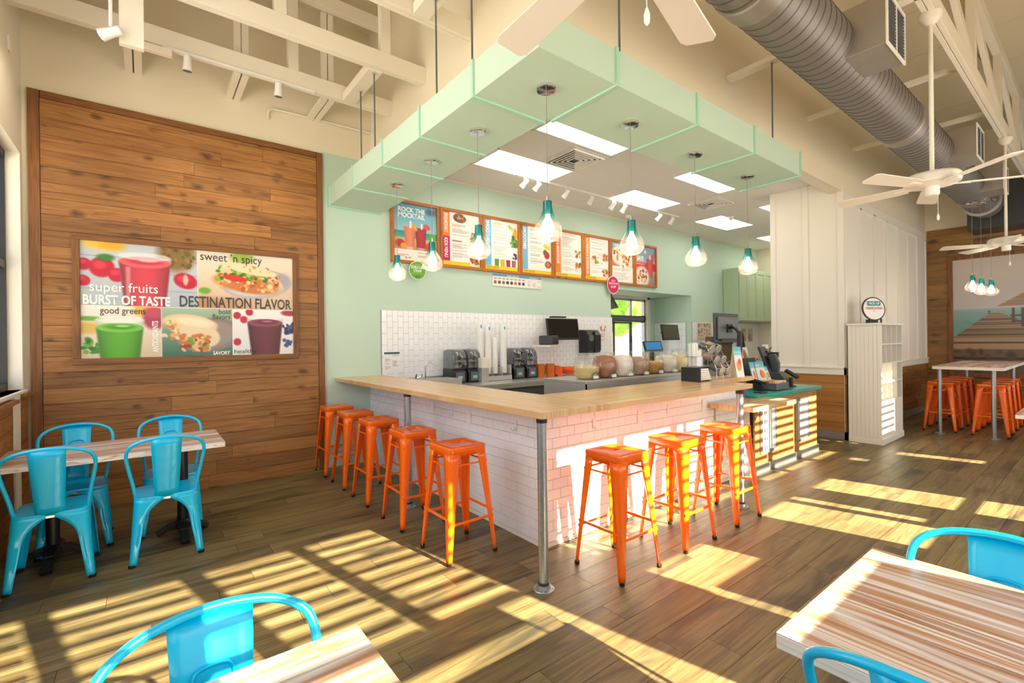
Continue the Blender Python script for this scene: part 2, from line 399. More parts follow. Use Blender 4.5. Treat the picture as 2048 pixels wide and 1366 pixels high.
wood('wood_wall', ['744b22', '966433', 'a6743e', '85582c'], knots=.85, var=.2, ks=(4.6, 7.6), fine=.28, knot_col='2c1b0c')
wood('wood_frame', ['6b431f', '8f5c2c', '6f461f'], l='X', w='Z', knots=.7, var=.1)
wood('wood_frame_v', ['6b431f', '8f5c2c', '6f461f'], l='Z', w='X', knots=.7, var=.1)
wood('wood_frame_far', ['6b431f', '8f5c2c', '6f461f'], l='Z', w='Y', knots=.7, var=.1)
wood('wood_far', ['6f4c22', '8c6330', '9c7038', '7a5428'], l='Y', w='Z', knots=.85, var=.22, ks=(3.0, 5.6), fine=.22)
wood('wood_side', ['6a431f', '8f5d2e', 'a26d3a', '77491f'], l='Y', w='Z', knots=.7, var=.2, ks=(3.0, 5.6), fine=.22)
wood('wood_reg', ['94602a', 'ae7538', 'b88244', '8c5624'], l='X', w='Z', knots=.5, var=.12, ks=(3.0, 5.6), fine=.2)
wood('wood_orange', ['a45a1d', 'c4762d', 'b0661f'], l='X', w='Z', knots=.7, var=.1, ks=(4, 14))
wood('wood_orange_v', ['a45a1d', 'c4762d', 'b0661f'], l='Z', w='X', knots=.7, var=.1, ks=(4, 14))
wood('butcher_x', ['d3a873', 'e2bd8d', 'd0a26b', 'e8c89c'], l='X', w='Y', grain=(.7, 14), knots=0, var=0, fine=.12, bump=.03, rough=.26, coat=.12)
wood('butcher_y', ['d3a873', 'e2bd8d', 'd0a26b', 'e8c89c'], l='Y', w='X', grain=(.7, 14), knots=0, var=0, fine=.12, bump=.03, rough=.26, coat=.12)
wood('table_y', ['f3efef', 'e3d2c6', 'c08658', 'ece3de', 'b0754a', 'f4f1f1'], l='Y', w='X', grain=(.3, 7), knots=0, var=0, fine=.22, rough=.4)
wood('table_x', ['eee6e2', 'd8c6ba', 'a9754f', 'e0d4cc', '97633c', 'efe8e4'], l='X', w='Y', grain=(.3, 8), knots=0, var=0, fine=.22, rough=.4)
wood('table_edge', ['f6f2ec', 'f3ece4', 'efe3d6', 'b98358'], l='X', w='Z', grain=(9, 60), knots=0, var=0, fine=.1, rough=.5)
wood('floor_plank', ['4d4229', '6e5e3b', '81704a', '5b4e32'], l='X', w='Y', grain=(1.0, 16), knots=.35, var=.2, knot_col='332a1d', ks=(1.1, 4.2), fine=.3, rough=.42, patch=('35352a', 1.3, 5.0, .50, .76))

def duct_seams():
    m = MATS['duct']; nt = m.node_tree; b = nt.nodes['Principled BSDF']; N = nt.nodes.new; Lk = nt.links.new
    src = b.inputs['Base Color'].links[0].from_socket
    tc = N('ShaderNodeTexCoord'); sp = N('ShaderNodeSeparateXYZ'); Lk(tc.outputs['Object'], sp.inputs[0])
    a = N('ShaderNodeMath'); a.operation = 'SUBTRACT'; a.inputs[1].default_value = 2.0; Lk(sp.outputs[0], a.inputs[0])
    d = N('ShaderNodeMath'); d.operation = 'DIVIDE'; d.inputs[1].default_value = .106; Lk(a.outputs[0], d.inputs[0])
    f = N('ShaderNodeMath'); f.operation = 'FRACT'; Lk(d.outputs[0], f.inputs[0])
    g = N('ShaderNodeMath'); g.operation = 'GREATER_THAN'; g.inputs[1].default_value = .84; Lk(f.outputs[0], g.inputs[0])
    mx = N('ShaderNodeMix'); mx.data_type = 'RGBA'; Lk(g.outputs[0], mx.inputs[0]); Lk(src, mx.inputs[6]); mx.inputs[7].default_value = (.12, .11, .105, 1); Lk(mx.outputs[2], b.inputs['Base Color'])
duct_seams()
# ================================================================== THE SETTING
YW = 5.93; XL = -0.84; XR = 12.95; YF = -1.2; ZR = 5.5; ZC = 3.866
# ---- floor: planks run along X
floor = struct(MB().box(XL - .1, XR + .2, YF - .1, 7.1, -.12, -.008).obj('floor', mat('floor_joint', '3a2f22', .9)))
PW, PL = .178, 1.22
cand = []
rr = random.Random(3)
y = YF; row = 0
while y < YW:
    x = XL - rr.uniform(0, PL)
    while x < XR:
        x0, x1 = max(x, XL), min(x + PL, XR); y1 = min(y + PW, YW)
        if x1 - x0 > .02: cand.append((x0, x1, y, y1))
        x += PL
    y += PW; row += 1
def seen(c):
    best = 0
    cx, cy = (c[0] + c[1]) / 2, (c[2] + c[3]) / 2
    if cx > 2.35 and cy > 2.65 and cx < 8.1: return 0
    if cx > 8.1 and cy > 2.5: return 0
    for px_ in (c[0], cx, c[1]):
        q = project((px_, cy, 0))
        if q and -150 < q[0] < 2200 and 500 < q[1] < 1450:
            d = (Vector((px_, cy, 0)) - Vector((0, 0, H))).length; best = max(best, 1 / d)
    return best
cand.sort(key=lambda c: -seen(c))
full = MB().box(-PL / 2 + .0012, PL / 2 - .0012, -PW / 2 + .0012, PW / 2 - .0012, -.008, 0).mesh('plank', 'floor_plank')
for c in cand[:300]:
    cx, cy = (c[0] + c[1]) / 2, (c[2] + c[3]) / 2
    if abs(c[1] - c[0] - PL) < .001 and abs(c[3] - c[2] - PW) < .001: inst(full, 'plank', floor, (cx, cy, 0))
    else:
        w, d = (c[1] - c[0]) / 2, (c[3] - c[2]) / 2
        MB().box(-w + .0012, w - .0012, -d + .0012, d - .0012, -.008, 0).obj('plank', 'floor_plank', floor, loc=(cx, cy, 0))
mb = MB()
for c in cand[300:]: mb.box(c[0] + .0012, c[1] - .0012, c[2] + .0012, c[3] - .0012, -.008, 0)
o = mb.obj('far_planks', 'floor_plank', floor); o['kind'] = 'stuff'

def plank_rows(parent, m, a0, a1, z0, z1, rowh, put, seed, lmin=.7, lmax=1.9, skip=None):
    R = random.Random(seed); z = z0; k = 0
    while z < z1 - .01:
        zt = min(z + rowh, z1); a = a0
        while a < a1 - .01:
            b = a + R.uniform(lmin, lmax)
            if a1 - b < .35: b = a1
            if not (skip and skip(a, b, z, zt)):
                t = R.uniform(-.0015, .0015)
                put(parent, m, a + .0012, b - .0012, z + .0018, zt - .0018, t)
            a = b
        z = zt; k += 1
def put_y(yf, th=.018):      # plank on a wall facing -Y
    def f(p, m, a, b, z, zt, t):
        MB().box(-(b - a) / 2, (b - a) / 2, 0, th, -(zt - z) / 2, (zt - z) / 2).obj('plank', m, p, loc=((a + b) / 2, yf + t, (z + zt) / 2))
    return f
def put_x(xf, th=.018, sgn=1):      # plank on a wall of constant X; sgn=1 faces -X
    def f(p, m, a, b, z, zt, t):
        MB().box(0, th * sgn, -(b - a) / 2, (b - a) / 2, -(zt - z) / 2, (zt - z) / 2).obj('plank', m, p, loc=(xf + t, (a + b) / 2, (z + zt) / 2))
    return f

# ---- back wall: cream above, mint right of the wooden feature wall
mb = MB(); holes(mb, XL - .14, XR + .2, 0, ZR, [(1.71, XR + .2, 0, 3.845), (XL - .14, 1.71, 0, .001)], lambda m_, a, b, c, d: m_.box(a, b, YW, YW + .14, c, d))
struct(mb.obj('wall_back_upper', 'cream'))
mb = MB(); holes(mb, 1.71, XR + .2, 0, 3.845, [(7.0, 9.76, 0, 2.49)], lambda m_, a, b, c, d: m_.box(a, b, YW, YW + .14, c, d))
wall_back = struct(mb.obj('wall_back', 'mint'))
# recess of the drive-through window
mb = MB().box(9.76, 9.9, YW + .14, 6.95, 0, 2.49).box(7.0, 9.9, YW + .14, 7.05, 2.49, 2.62).box(6.86, 7.0, YW + .14, 7.05, 0, 2.49)
mb.box(9.43, 9.9, 6.92, 7.05, 0, 2.49)
wall_recess = struct(mb.obj('wall_recess', 'mint'))
# wooden feature wall
wall_wood = sempty('wall_wood', 'stained knotty pine plank wall behind the blue chairs')
MB().box(-.80, 1.71, YW - .012, YW - .001, 0, 3.82).obj('backing', mat('joint_brown', '2a1a0c', .9), wall_wood)
plank_rows(wall_wood, 'wood_wall', -.722, 1.645, .0, 3.745, .1427, put_y(YW - .030), 11)
for x0, x1 in ((-.80, -.725), (1.648, 1.715)):
    MB().box(-(x1 - x0) / 2, (x1 - x0) / 2, 0, .032, -1.905, 1.905).obj('edge_board', 'wood_frame_v', wall_wood, loc=((x0 + x1) / 2, YW - .034, 1.908))
MB().box(-1.18, 1.18, 0, .032, -.032, .032).obj('edge_board', 'wood_frame', wall_wood, loc=(.461, YW - .034, 3.78))

# ---- left wall with windows, wainscot below
mb = MB(); holes(mb, YF, YW, 0, ZR, [(2.3, 5.84, 1.15, 3.2), (-1.0, 1.7, 1.15, 3.2)], lambda m_, a, b, c, d: m_.box(XL - .16, XL, a, b, c, d))
wall_left = struct(mb.obj('wall_left', 'white_paint'))
plank_rows(wall_left, 'wood_side', YF + .02, 5.30, .0, 1.08, .1427, put_x(XL + .022, .02, -1), 21)
plank_rows(wall_left, 'wood_side', 5.56, 5.90, .0, 1.10, .1427, put_x(XL + .022, .02, -1), 22, .3, .4)
MB().box(0, .06, 0, 5.30 - YF, 0, .03).obj('ledge', 'wood_side', wall_left, loc=(XL - .0, YF + .0, 1.08))
MB().box(0, .06, 0, .36, 0, .03).obj('ledge', 'wood_side', wall_left, loc=(XL, 5.55, 1.10))
struct(MB().box(XL, XL + .03, 5.33, 5.53, 0, 1.13).obj('trim_1', 'white_paint'))
wi = 0
for (y0, y1) in ((2.3, 5.84), (-1.0, 1.7)):
    wi += 1
    w = sempty('window_%d' % wi)
    f = MB(); 
    n = 3 if y1 - y0 > 3 else 2
    for i in range(n + 1):
        yy = y0 + (y1 - y0) * i / n; f.box(XL - .15, XL - .09, max(y0, yy - .03), min(y1, yy + .03), 1.15, 3.2)
    for zz in (1.18, 2.22, 3.17): f.box(XL - .15, XL - .09, y0, y1, zz - .03, zz + .03)
    f.obj('window_frame', mat('window_dark', '25272b', .4), w)
    for i in range(n):
        MB().box(XL - .13, XL - .122, y0 + (y1 - y0) * i / n + .03, y0 + (y1 - y0) * (i + 1) / n - .03, 1.2, 3.15).obj('pane', 'glass_pane', w)
    MB().box(XL - .09, XL + .03, y0, y1, 1.13, 1.15).obj('window_sill', 'white_paint', w)

# ---- front wall behind the camera: low panes and slatted shutters cut to throw the sun patches
upper = [(-.78, .58), (.70, 1.30), (1.43, 1.96), (2.06, 2.58), (3.30, 3.97), (4.08, 4.74), (4.86, 5.60), (6.02, 6.53), (6.64, 7.25), (7.40, 8.0), (8.78, 9.45)]
lower = [(1.55, 2.345, 1.77, 1.90), (2.35, 2.57, .80, 2.03), (3.30, 3.97, 1.62, 1.87), (3.28, 3.37, 1.05, 1.62), (4.86, 5.40, 1.22, 1.87), (5.50, 5.62, 1.30, 1.87), (6.02, 6.53, .62, 1.19), (6.02, 6.53, 1.24, 1.87), (7.62, 7.78, 1.72, 1.96), (8.3, 8.5, 1.3, 1.8)]
hs = [(a, b, 2.05, 2.95) for a, b in upper] + lower
mb = MB(); holes(mb, XL - .16, XR + .2, 0, ZR, hs, lambda m_, a, b, c, d: m_.box(a, b, YF - .05, YF, c, d))
wall_front = struct(mb.obj('wall_front', 'cream'))
for a, b in upper:
    wi += 1
    w = sempty('window_%d' % wi)
    MB().box(a, b, YF - .03, YF - .024, 2.05, 2.95).obj('pane', 'glass_pane', w)
    n = 9
    sl = MB().bar((-(b - a) / 2, 0, 0), ((b - a) / 2, 0, 0), .012, .043 if b < 2.7 else .026 if b < 4.8 else .055).mesh('slat', 'white_paint')
    for k in range(n): inst(sl, 'slat', w, ((a + b) / 2, YF - .10, 2.105 + k * .10))
for q in lower:
    wi += 1
    struct(MB().box(q[0], q[1], YF - .03, YF - .024, q[2], q[3]).obj('window_%d' % wi, 'glass_pane'))
struct(MB().box(-1.6, -.99, -9, 6.0, .0, .25).obj('outside_planter', 'asphalt'))  # unseen low planter outside the left wall

# ---- right block: board and batten above, wood below, column face towards the counter
wall_right = struct(MB().box(8.15, XR, 2.49, 3.50, 0, 3.668).box(8.15, XR, 2.662, 3.50, 3.668, 3.866).obj('wall_right', 'white_paint'))
for k in range(8):
    x = 8.19 + (XR - 8.22) * k / 7
    MB().box(-.03, .03, 0, .022, 0, 2.46).obj('batten', 'white_paint', wall_right, bevel=.003, loc=(x, 2.468, 1.07))
MB().box(8.15, XR, 2.468, 2.49, 3.50, 3.56).obj('top_board', 'white_paint', wall_right, bevel=.003)
for yy in (2.52, 2.99, 3.47):
    MB().box(0, .022, -.04, .04, 0, 2.80).obj('batten', 'white_paint', wall_right, bevel=.003, loc=(8.128, yy, 1.066))
MB().box(8.11, 8.15, 2.45, 3.50, .955, 1.05).box(8.095, 8.15, 2.435, 3.50, 1.05, 1.07).obj('chair_rail', 'white_paint', wall_right, bevel=.003)
MB().box(8.11, XR, 2.45, 2.49, .955, 1.05).box(8.095, XR, 2.435, 2.49, 1.05, 1.07).obj('chair_rail', 'white_paint', wall_right, bevel=.003)
plank_rows(wall_right, 'wood_reg', 2.50, 3.49, .11, .955, .1427, put_x(8.128, .02, 1), 31, .5, 1.0)
plank_rows(wall_right, 'wood_far_x', 8.15, XR, .11, .955, .1427, put_y(2.468, .02), 32) if 'wood_far_x' in MATS else plank_rows(wall_right, 'wood_wall', 8.15, XR, .11, .955, .1427, put_y(2.468, .02), 32)
MB().box(8.115, 8.15, 2.45, 3.50, 0, .11).box(8.115, XR, 2.45, 2.49, 0, .11).obj('base_tile', 'base_tile', wall_right)
# ---- bulkhead above the soffit
mb = MB().box(2.33, XR, 2.49, 2.66, 3.67, ZR).box(2.33, 2.5, 2.66, YW, 3.44, ZR).box(2.33, 5.2, 2.49, 2.66, 3.44, 3.67)
struct(mb.obj('wall_bulkhead', 'cream'))
# ---- far wall: planks, mural later
wall_far = struct(MB().box(XR, XR + .14, YF - .1, 7.1, 0, ZR).obj('wall_far', 'cream'))
plank_rows(wall_far, 'wood_far', YF, 2.46, .0, 3.70, .1427, put_x(XR - .02, .018, 1), 41)
# ---- roof deck in seamed panels
ceiling = struct(MB().box(XL - .2, XR + .2, YF - .1, 7.1, ZR + .05, ZR + .15).obj('ceiling', 'roof_cream'))
x = XL - .2; 
while x < XR:
    for y0, y1 in ((YF - .1, 1.2), (1.208, 3.6), (3.608, 6.05)):
        MB().box(x + .004, min(x + 1.216, XR + .15), y0, y1, ZR, ZR + .05).obj('roof_panel', 'roof_cream', ceiling)
    x += 1.22
# ---- dropped tile ceiling over the kitchen
ceil_drop = sempty('ceiling_dropped', 'white lay-in tile ceiling over the kitchen')
GX = [2.5] + [3.43 + 1.32 * k for k in range(8)]; GX[-1] = XR; GY = [2.66, 2.735, 3.365, 3.995, 4.625, 5.255, 5.885, YW]
lights = {(1, 2), (1, 4), (3, 2), (3, 4), (5, 2), (5, 4), (7, 2), (7, 4)}
lights = {(i, j) for i, j in lights}
bars = MB()
for i in range(len(GX) - 1):
    for j in range(len(GY) - 1):
        x0, x1, y0, y1 = GX[i], GX[i + 1], GY[j], GY[j + 1]
        if x0 > 8.14 and y1 < 3.5: continue
        if (i, j - 0) in {(1, 4), (1, 2), (3, 4), (3, 2), (5, 4), (5, 2), (7, 4), (7, 2)}: continue
        MB().box(x0 + .012, x1 - .012, y0 + .012, y1 - .012, ZC, ZC + .015).obj('ceiling_tile', 'ceiling_tile', ceil_drop)
for xx in GX: bars.box(xx - .012, xx + .012, 2.66, YW, ZC + .001, ZC + .02)
for yy in GY: bars.box(2.5, XR, yy - .012, yy + .012, ZC + .001, ZC + .02)
bars.box(2.5, XR, 2.66, YW, ZC + .02, ZC + .03)
bars.obj('ceiling_grid', 'grid_white', ceil_drop)
pos = ['nearest the leftmost menu boards', 'under the mint soffit nearest its corner', 'in the middle of the kitchen by the menu wall', 'in the middle of the kitchen beside the soffit', 'above the wall monitor near the camera dome', 'cut off by the white column near the soffit', 'deepest, half hidden by the white column', 'hidden far end']
k = 0
for i, j in ((1, 4), (1, 2), (3, 4), (3, 2), (5, 4), (5, 2), (7, 4)):
    x0, x1, y0, y1 = GX[i], GX[i + 1], GY[j], GY[j + 1]
    t = thing('ceiling_light', 'white rectangular lit ceiling panel ' + pos[k], 'ceiling light', ((x0 + x1) / 2, (y0 + y1) / 2, ZC), group='lit panels in the kitchen ceiling'); k += 1
    a, b = (x1 - x0) / 2 - .012, (y1 - y0) / 2 - .012
    MB().box(-a, a, -b, -b + .02, 0, .016).box(-a, a, b - .02, b, 0, .016).box(-a, -a + .02, -b + .02, b - .02, 0, .016).box(a - .02, a, -b + .02, b - .02, 0, .016).obj('frame', 'grid_white', t)
    MB().box(-a + .02, a - .02, -b + .02, b - .02, .008, .014).obj('diffuser', 'panel_glow', t)
for nm, cx, cy in (('between the two nearest lit panels', 4.42, 4.32), ('beside the far middle lit panels', 7.75, 4.32)):
    t = thing('ceiling_vent', 'white louvred square ceiling vent ' + nm, 'vent', (cx, cy, ZC), group='kitchen ceiling vents')
    MB().box(-.305, .305, -.305, .305, -.012, -.004).obj('face_plate', 'grid_white', t)
    for q in range(5):
        r = .27 - q * .05
        m_ = MB()
        for sx in (-1, 1):
            m_.bar((sx * r, -r, -.022), (sx * r, r, -.022), .022, .012, (sx * .7, 0, .7)); m_.bar((-r, sx * r, -.022), (r, sx * r, -.022), .012, .022, (0, sx * .7, .7))
        m_.obj('louvre', 'grid_white', t)
    MB().box(-.255, .255, -.255, .255, -.0145, -.0125).obj('shade_plate', 'dark_grey', t)  # dark plate put in for the shade between the louvres
# ---- mint soffit with batten seams
mb = MB().box(1.80, 2.45, 2.03, YW, 3.204, 3.44).box(2.45, 5.41, 2.03, 2.65, 3.204, 3.44).box(2.45, 2.5, 2.65, YW, 3.44, 3.86).box(2.45, 5.41, 2.6, 2.66, 3.44, 3.86)
soffit = struct(mb.obj('ceiling_soffit', 'mint'))
for yy in (2.71, 3.51, 4.28, 5.10, 5.915):
    MB().box(1.785, 2.45, -.013, .013, 3.19, 3.204).box(1.785, 1.80, -.013, .013, 3.204, 3.45).obj('seam_batten', 'mint_trim', soffit, loc=(0, yy, 0))
for xx in (2.48, 3.45, 4.40, 5.40):
    MB().box(-.013, .013, 2.015, 2.66, 3.19, 3.204).box(-.013, .013, 2.015, 2.03, 3.204, 3.45).obj('seam_batten', 'mint_trim', soffit, loc=(xx, 0, 0))
# ---- outside: ground, trees by the drive-through
struct(MB().box(-40, 60, -40, -1.35, -.3, -.15).box(-40, 60, 7.1, 60, -.3, -.15).box(-40, -1.1, -1.35, 7.1, -.3, -.15).obj('floor_outside', 'asphalt'))
def tree(lbl, x, y, h, r, seed):
    t = thing('tree', lbl, 'tree', (x, y, -.15), group='trees outside the drive-through window')
    MB().cyl((0, 0, 0), (0, 0, h * .6), .12, .07, 8).obj('trunk', 'bark', t)
    R = random.Random(seed); bm = bmesh.new()
    for k in range(16):
        c = Vector((R.uniform(-r, r), R.uniform(-r, r), h * R.uniform(.5, 1)))
        m_ = Matrix.Translation(c) @ Matrix.Scale(r * R.uniform(.4, .7), 4)
        res = bmesh.ops.create_icosphere(bm, subdivisions=3, radius=1, matrix=m_)
        for v in res['verts']:
            v.co = c + (v.co - c) * R.uniform(.72, 1.22)
    me = bpy.data.meshes.new('foliage'); bm.to_mesh(me); bm.free(); me.materials.append(MATS['leaf'])
    o = bpy.data.objects.new('foliage', me); COL.objects.link(o); o.parent = t
tree('bushy green tree seen in the left pane of the drive-through window', 14.2, 15.0, 4.6, 1.5, 1)
tree('bushy green tree seen in the right pane of the drive-through window', 19.5, 16.5, 5.0, 1.7, 2)
tree('bushy green tree farthest left behind the tilted monitor', 9.6, 14.5, 5.0, 1.3, 3)
# drive-through storefront in the recess
wi += 1
w = sempty('window_%d' % wi, 'aluminium drive-through window with a transom')
alu = mat('aluminium', 'b9bbb9', .4, .6)
f = MB()
for xx in (7.0, 8.05, 8.78, 9.28): f.box(xx, xx + .05, 6.86, 6.92, 0, 2.44)
for zz in (.9, 2.02, 2.40): f.box(7.0, 9.33, 6.86, 6.92, zz, zz + .05)
f.obj('window_frame', alu, w)
MB().box(8.15, 8.2, 6.84, 6.86, .95, 1.95).box(8.72, 8.78, 6.84, 6.86, .95, 1.95).box(8.15, 8.78, 6.84, 6.86, 1.88, 1.96).obj('sash', 'mid_grey', w)
MB().box(7.05, 9.28, 6.885, 6.892, .95, 2.40).obj('pane', 'glass_pane', w)
MB().box(8.7, 8.74, 6.80, 6.84, 1.45, 1.6).obj('latch', 'black_plastic', w)
rc = struct(MB().box(9.33, 9.43, 6.80, 6.92, 0, 2.49).box(7.0, 9.43, 6.80, 6.92, 2.45, 2.49).obj('trim_3', mat('tile_cream', 'e8dccf', .3)))
# ================================================================== TILED COUNTER WALLS
TW, TH = .1524, .0762
def tile_mesh(w, h, name, facing):
    a, b = w / 2 - .0011, h / 2 - .0011; c = .003; d = .007
    P = [(-a, -b, 0), (a, -b, 0), (a, b, 0), (-a, b, 0), (-a, -b, d - c), (a, -b, d - c), (a, b, d - c), (-a, b, d - c), (-a + c, -b + c, d), (a - c, -b + c, d), (a - c, b - c, d), (-a + c, b - c, d)]
    F = [(8, 9, 10, 11)] + [(i, (i + 1) % 4, 4 + (i + 1) % 4, 4 + i) for i in range(4)] + [(4 + i, 4 + (i + 1) % 4, 8 + (i + 1) % 4, 8 + i) for i in range(4)]
    m = MB(); f = {'-Y': lambda p: (p[0], -p[2], p[1]), '-X': lambda p: (-p[2], p[0], p[1])}[facing]
    m.v = [f(p) for p in P]; m.f = F
    return m.mesh(name, 'tile_white')
def tile_face(parent, a0, a1, z0, nrows, facing, plane, limit=300):
    cache = {}; lst = []
    for r in range(nrows):
        a = a0 - (TW / 2 if r % 2 else 0)
        while a < a1 - .004:
            b0, b1 = max(a, a0), min(a + TW, a1)
            if b1 - b0 > .012: lst.append((b0, b1, z0 + r * TH))
            a += TW
    for b0, b1, z in lst[:limit]:
        w = round(b1 - b0, 4)
        if w not in cache: cache[w] = tile_mesh(w, TH, 'tile', facing)
        c = (b0 + b1) / 2
        inst(cache[w], 'tile', parent, (c, plane, z + TH / 2) if facing == '-Y' else (plane, c, z + TH / 2))
    return lst[limit:]
CX, CY = 2.29, 2.59
wcl = struct(MB().box(CX, CX + .14, CY, YW, 0, 1.05).obj('wall_counter_side', 'grout'), 'white subway tiled side of the bar counter')
tile_face(wcl, CY + .012, YW - .002, .03, 13, '-X', CX)
MB().box(CX - .012, CX, CY, YW, 0, .028).obj('base_strip', 'white_paint', wcl)
wcf = struct(MB().box(CX + .14, 5.36, CY, CY + .14, 0, 1.05).obj('wall_counter_front', 'grout'), 'white subway tiled front of the bar counter')
tile_face(wcf, CX + .012, 5.235, .03, 13, '-Y', CY)
MB().box(CX + .01, 5.24, CY - .012, CY, 0, .028).obj('base_strip', 'white_paint', wcf)
MB().box(CX - .009, CX + .011, CY - .009, CY + .011, 0, 1.05).obj('corner_strip', 'chrome', wcf)
# backsplash of upright tiles on the back wall
wbs = struct(MB().box(2.44, 7.0, YW - .008, YW - .001, .95, 1.945).obj('wall_backsplash', 'grout_dark'), 'white tile backsplash with upright running bond')
vm = {}
lst = []
x = 2.444; k = 0
while x < 6.98:
    z = 1.945 - (TW / 2 if k % 2 else 0) 
    zz = 1.945
    if k % 2: lst.append((x, 1.945 - TW / 2, 1.945)); zz = 1.945 - TW / 2
    while zz > 1.02:
        lst.append((x, zz - TW, zz)); zz -= TW
    x += TH; k += 1
lst.sort(key=lambda q: q[0] - (.0 if q[1] > 1.1 else -9))
for i, (x, z0, z1) in enumerate(lst):
    w = round(z1 - z0, 4)
    if w not in vm: vm[w] = tile_mesh(TH, w, 'tile', '-Y')
    if i < 300: inst(vm[w], 'tile', wbs, (x + TH / 2, YW - .008, (z0 + z1) / 2))
rest = MB()
for x, z0, z1 in lst[300:]: rest.box(x + .0011, x + TH - .0011, YW - .0145, YW - .008, z0 + .0011, z1 - .0011)
o = rest.obj('far_tiles', 'tile_white', wbs); o['kind'] = 'stuff'
# tiles in the recess and behind the far kitchen (too far to tell apart: joined)
wb2 = struct(MB().box(9.76, XR, YW - .008, YW - .001, .9, 1.905).box(9.752, 9.759, YW + .14, 6.92, .9, 1.905).obj('wall_backsplash_far', 'grout_dark'))
rest = MB(); x = 9.765; k = 0
while x < 12.9:
    z = .98 - (TW / 2 if k % 2 else 0)
    while z < 1.90:
        rest.box(x + .001, x + TH - .001, YW - .014, YW - .008, max(z, .9) + .001, min(z + TW, 1.903) - .001); z += TW
    x += TH; k += 1
yq = YW + .145
while yq < 6.90:
    z = .98
    while z < 1.90: rest.box(9.746, 9.752, yq + .001, yq + TH - .001, z + .001, min(z + TW, 1.903) - .001); z += TW
    yq += TH
o = rest.obj('far_tiles', 'tile_white', wb2); o['kind'] = 'stuff'

# ================================================================== COUNTERTOPS
ct = thing('countertop', 'thick blond butcher block countertop wrapping the tiled bar', 'countertop', (1.84, 2.09, 1.053))
MB().box(0, .61, 0, YW - 2.09, 0, .044).obj('slab', 'butcher_y', ct, bevel=.004)
MB().box(.61, 2.61, 0, .69, 0, .044).obj('slab', 'butcher_x', ct, bevel=.004)
MB().box(2.61, 3.49, .40, .69, 0, .044).obj('slab', 'butcher_x', ct, bevel=.004)
tag(MB().box(0, .32, 0, .04, 0, .045).obj('wall_cleat', 'butcher_y', loc=(1.95, YW - .042, 1.007)), 'short wooden cleat on the mint wall under the countertop end', 'cleat')
al = thing('ledge_shelf', 'lower blond wooden ledge fixed to the tiled counter beside the register', 'shelf', (4.52, 2.12, .815))
MB().box(0, .71, 0, CY - 2.13, 0, .045).obj('slab', 'butcher_x', al, bevel=.004); MB().box(.71, .96, 0, .322, 0, .045).obj('slab', 'butcher_x', al, bevel=.004)
for xx in (.12, .62):
    MB().box(xx, xx + .03, .30, .462, -.006, 0).box(xx, xx + .03, .456, .462, -.16, 0).obj('bracket', 'steel', al)
def post(lbl, x, y):
    t = thing('support_post', lbl, 'post', (x, y, 0), group='galvanised pipe posts under the countertop')
    MB().cyl((0, 0, .03), (0, 0, 1.025), .0305, n=20).obj('pipe', 'galv', t, smooth=40)
    MB().lathe([(.066, 0), (.066, .008), (.062, .012), (.042, .014), (.039, .035), (.034, .036)], 24).obj('flange', 'galv', t, smooth=35)
    MB().lathe([(.035, .034), (.036, .05), (.0315, .052)], 20).obj('collar', 'dark_grey', t, smooth=40)
    MB().lathe([(.034, 1.02), (.034, 1.053)], 20).obj('top_collar', 'black_metal', t, smooth=40)
    m = MB()
    for k in range(4):
        a = PI / 4 + k * PI / 2; m.cyl((.053 * math.cos(a), .053 * math.sin(a), .011), (.053 * math.cos(a), .053 * math.sin(a), .017), .006, n=8)
    m.obj('screws', 'steel', t)
post('galvanised pipe post with round flange at the near countertop corner', 1.905, 2.165)
post('galvanised pipe post behind the fourth orange stool of the left row', 1.905, 4.03)
post('galvanised pipe post at the right end of the countertop beside the ledge', 4.22, 2.10)
# outlets and coat hooks on the tile
def hook(lbl, loc, rz):
    t = thing('coat_hook', lbl, 'hook', loc, rz, 'white coat hooks on the tile')
    MB().box(-.011, .011, -.006, 0, -.03, .05).obj('plate', 'white_plastic', t, bevel=.002)
    MB().tube([(0, -.004, -.01), (0, -.03, -.028), (0, -.05, -.02), (0, -.055, .0)], [.005, .005, .005, .006], 8).obj('hook', 'white_plastic', t, smooth=50)
def outlet(lbl, loc, rz, me={}):
    t = thing('wall_outlet', lbl, 'outlet', loc, rz, 'white outlets on the tile')
    MB().box(-.036, .036, -.007, 0, -.058, .058).obj('cover_plate', 'white_plastic', t, bevel=.002)
    for zz in (-.022, .022): MB().box(-.014, .014, -.0095, -.006, zz - .014, zz + .014).obj('socket', 'grid_white', t, bevel=.002)
FL = -PI / 2
hook('white coat hook on the left tile face near the corner', (CX - .009, 2.895, .85), FL)
hook('white coat hook on the left tile face beside the middle pipe post', (CX - .009, 3.86, .85), FL)
outlet('white outlet on the left tile face above the nearest stool of that row', (CX - .009, 3.575, .85), FL)
outlet('white outlet on the left tile face behind the pipe post', (CX - .009, 4.25, .86), FL)
hook('white coat hook on the sunlit tile front above the nearest stool', (2.82, CY - .009, .84), 0)
hook('white coat hook on the sunlit tile front between two outlets', (3.83, CY - .009, .86), 0)
outlet('white outlet on the sunlit tile front above the middle stool', (3.417, CY - .009, .845), 0)
outlet('white outlet on the sunlit tile front beside the lower ledge', (4.45, CY - .009, .85), 0)

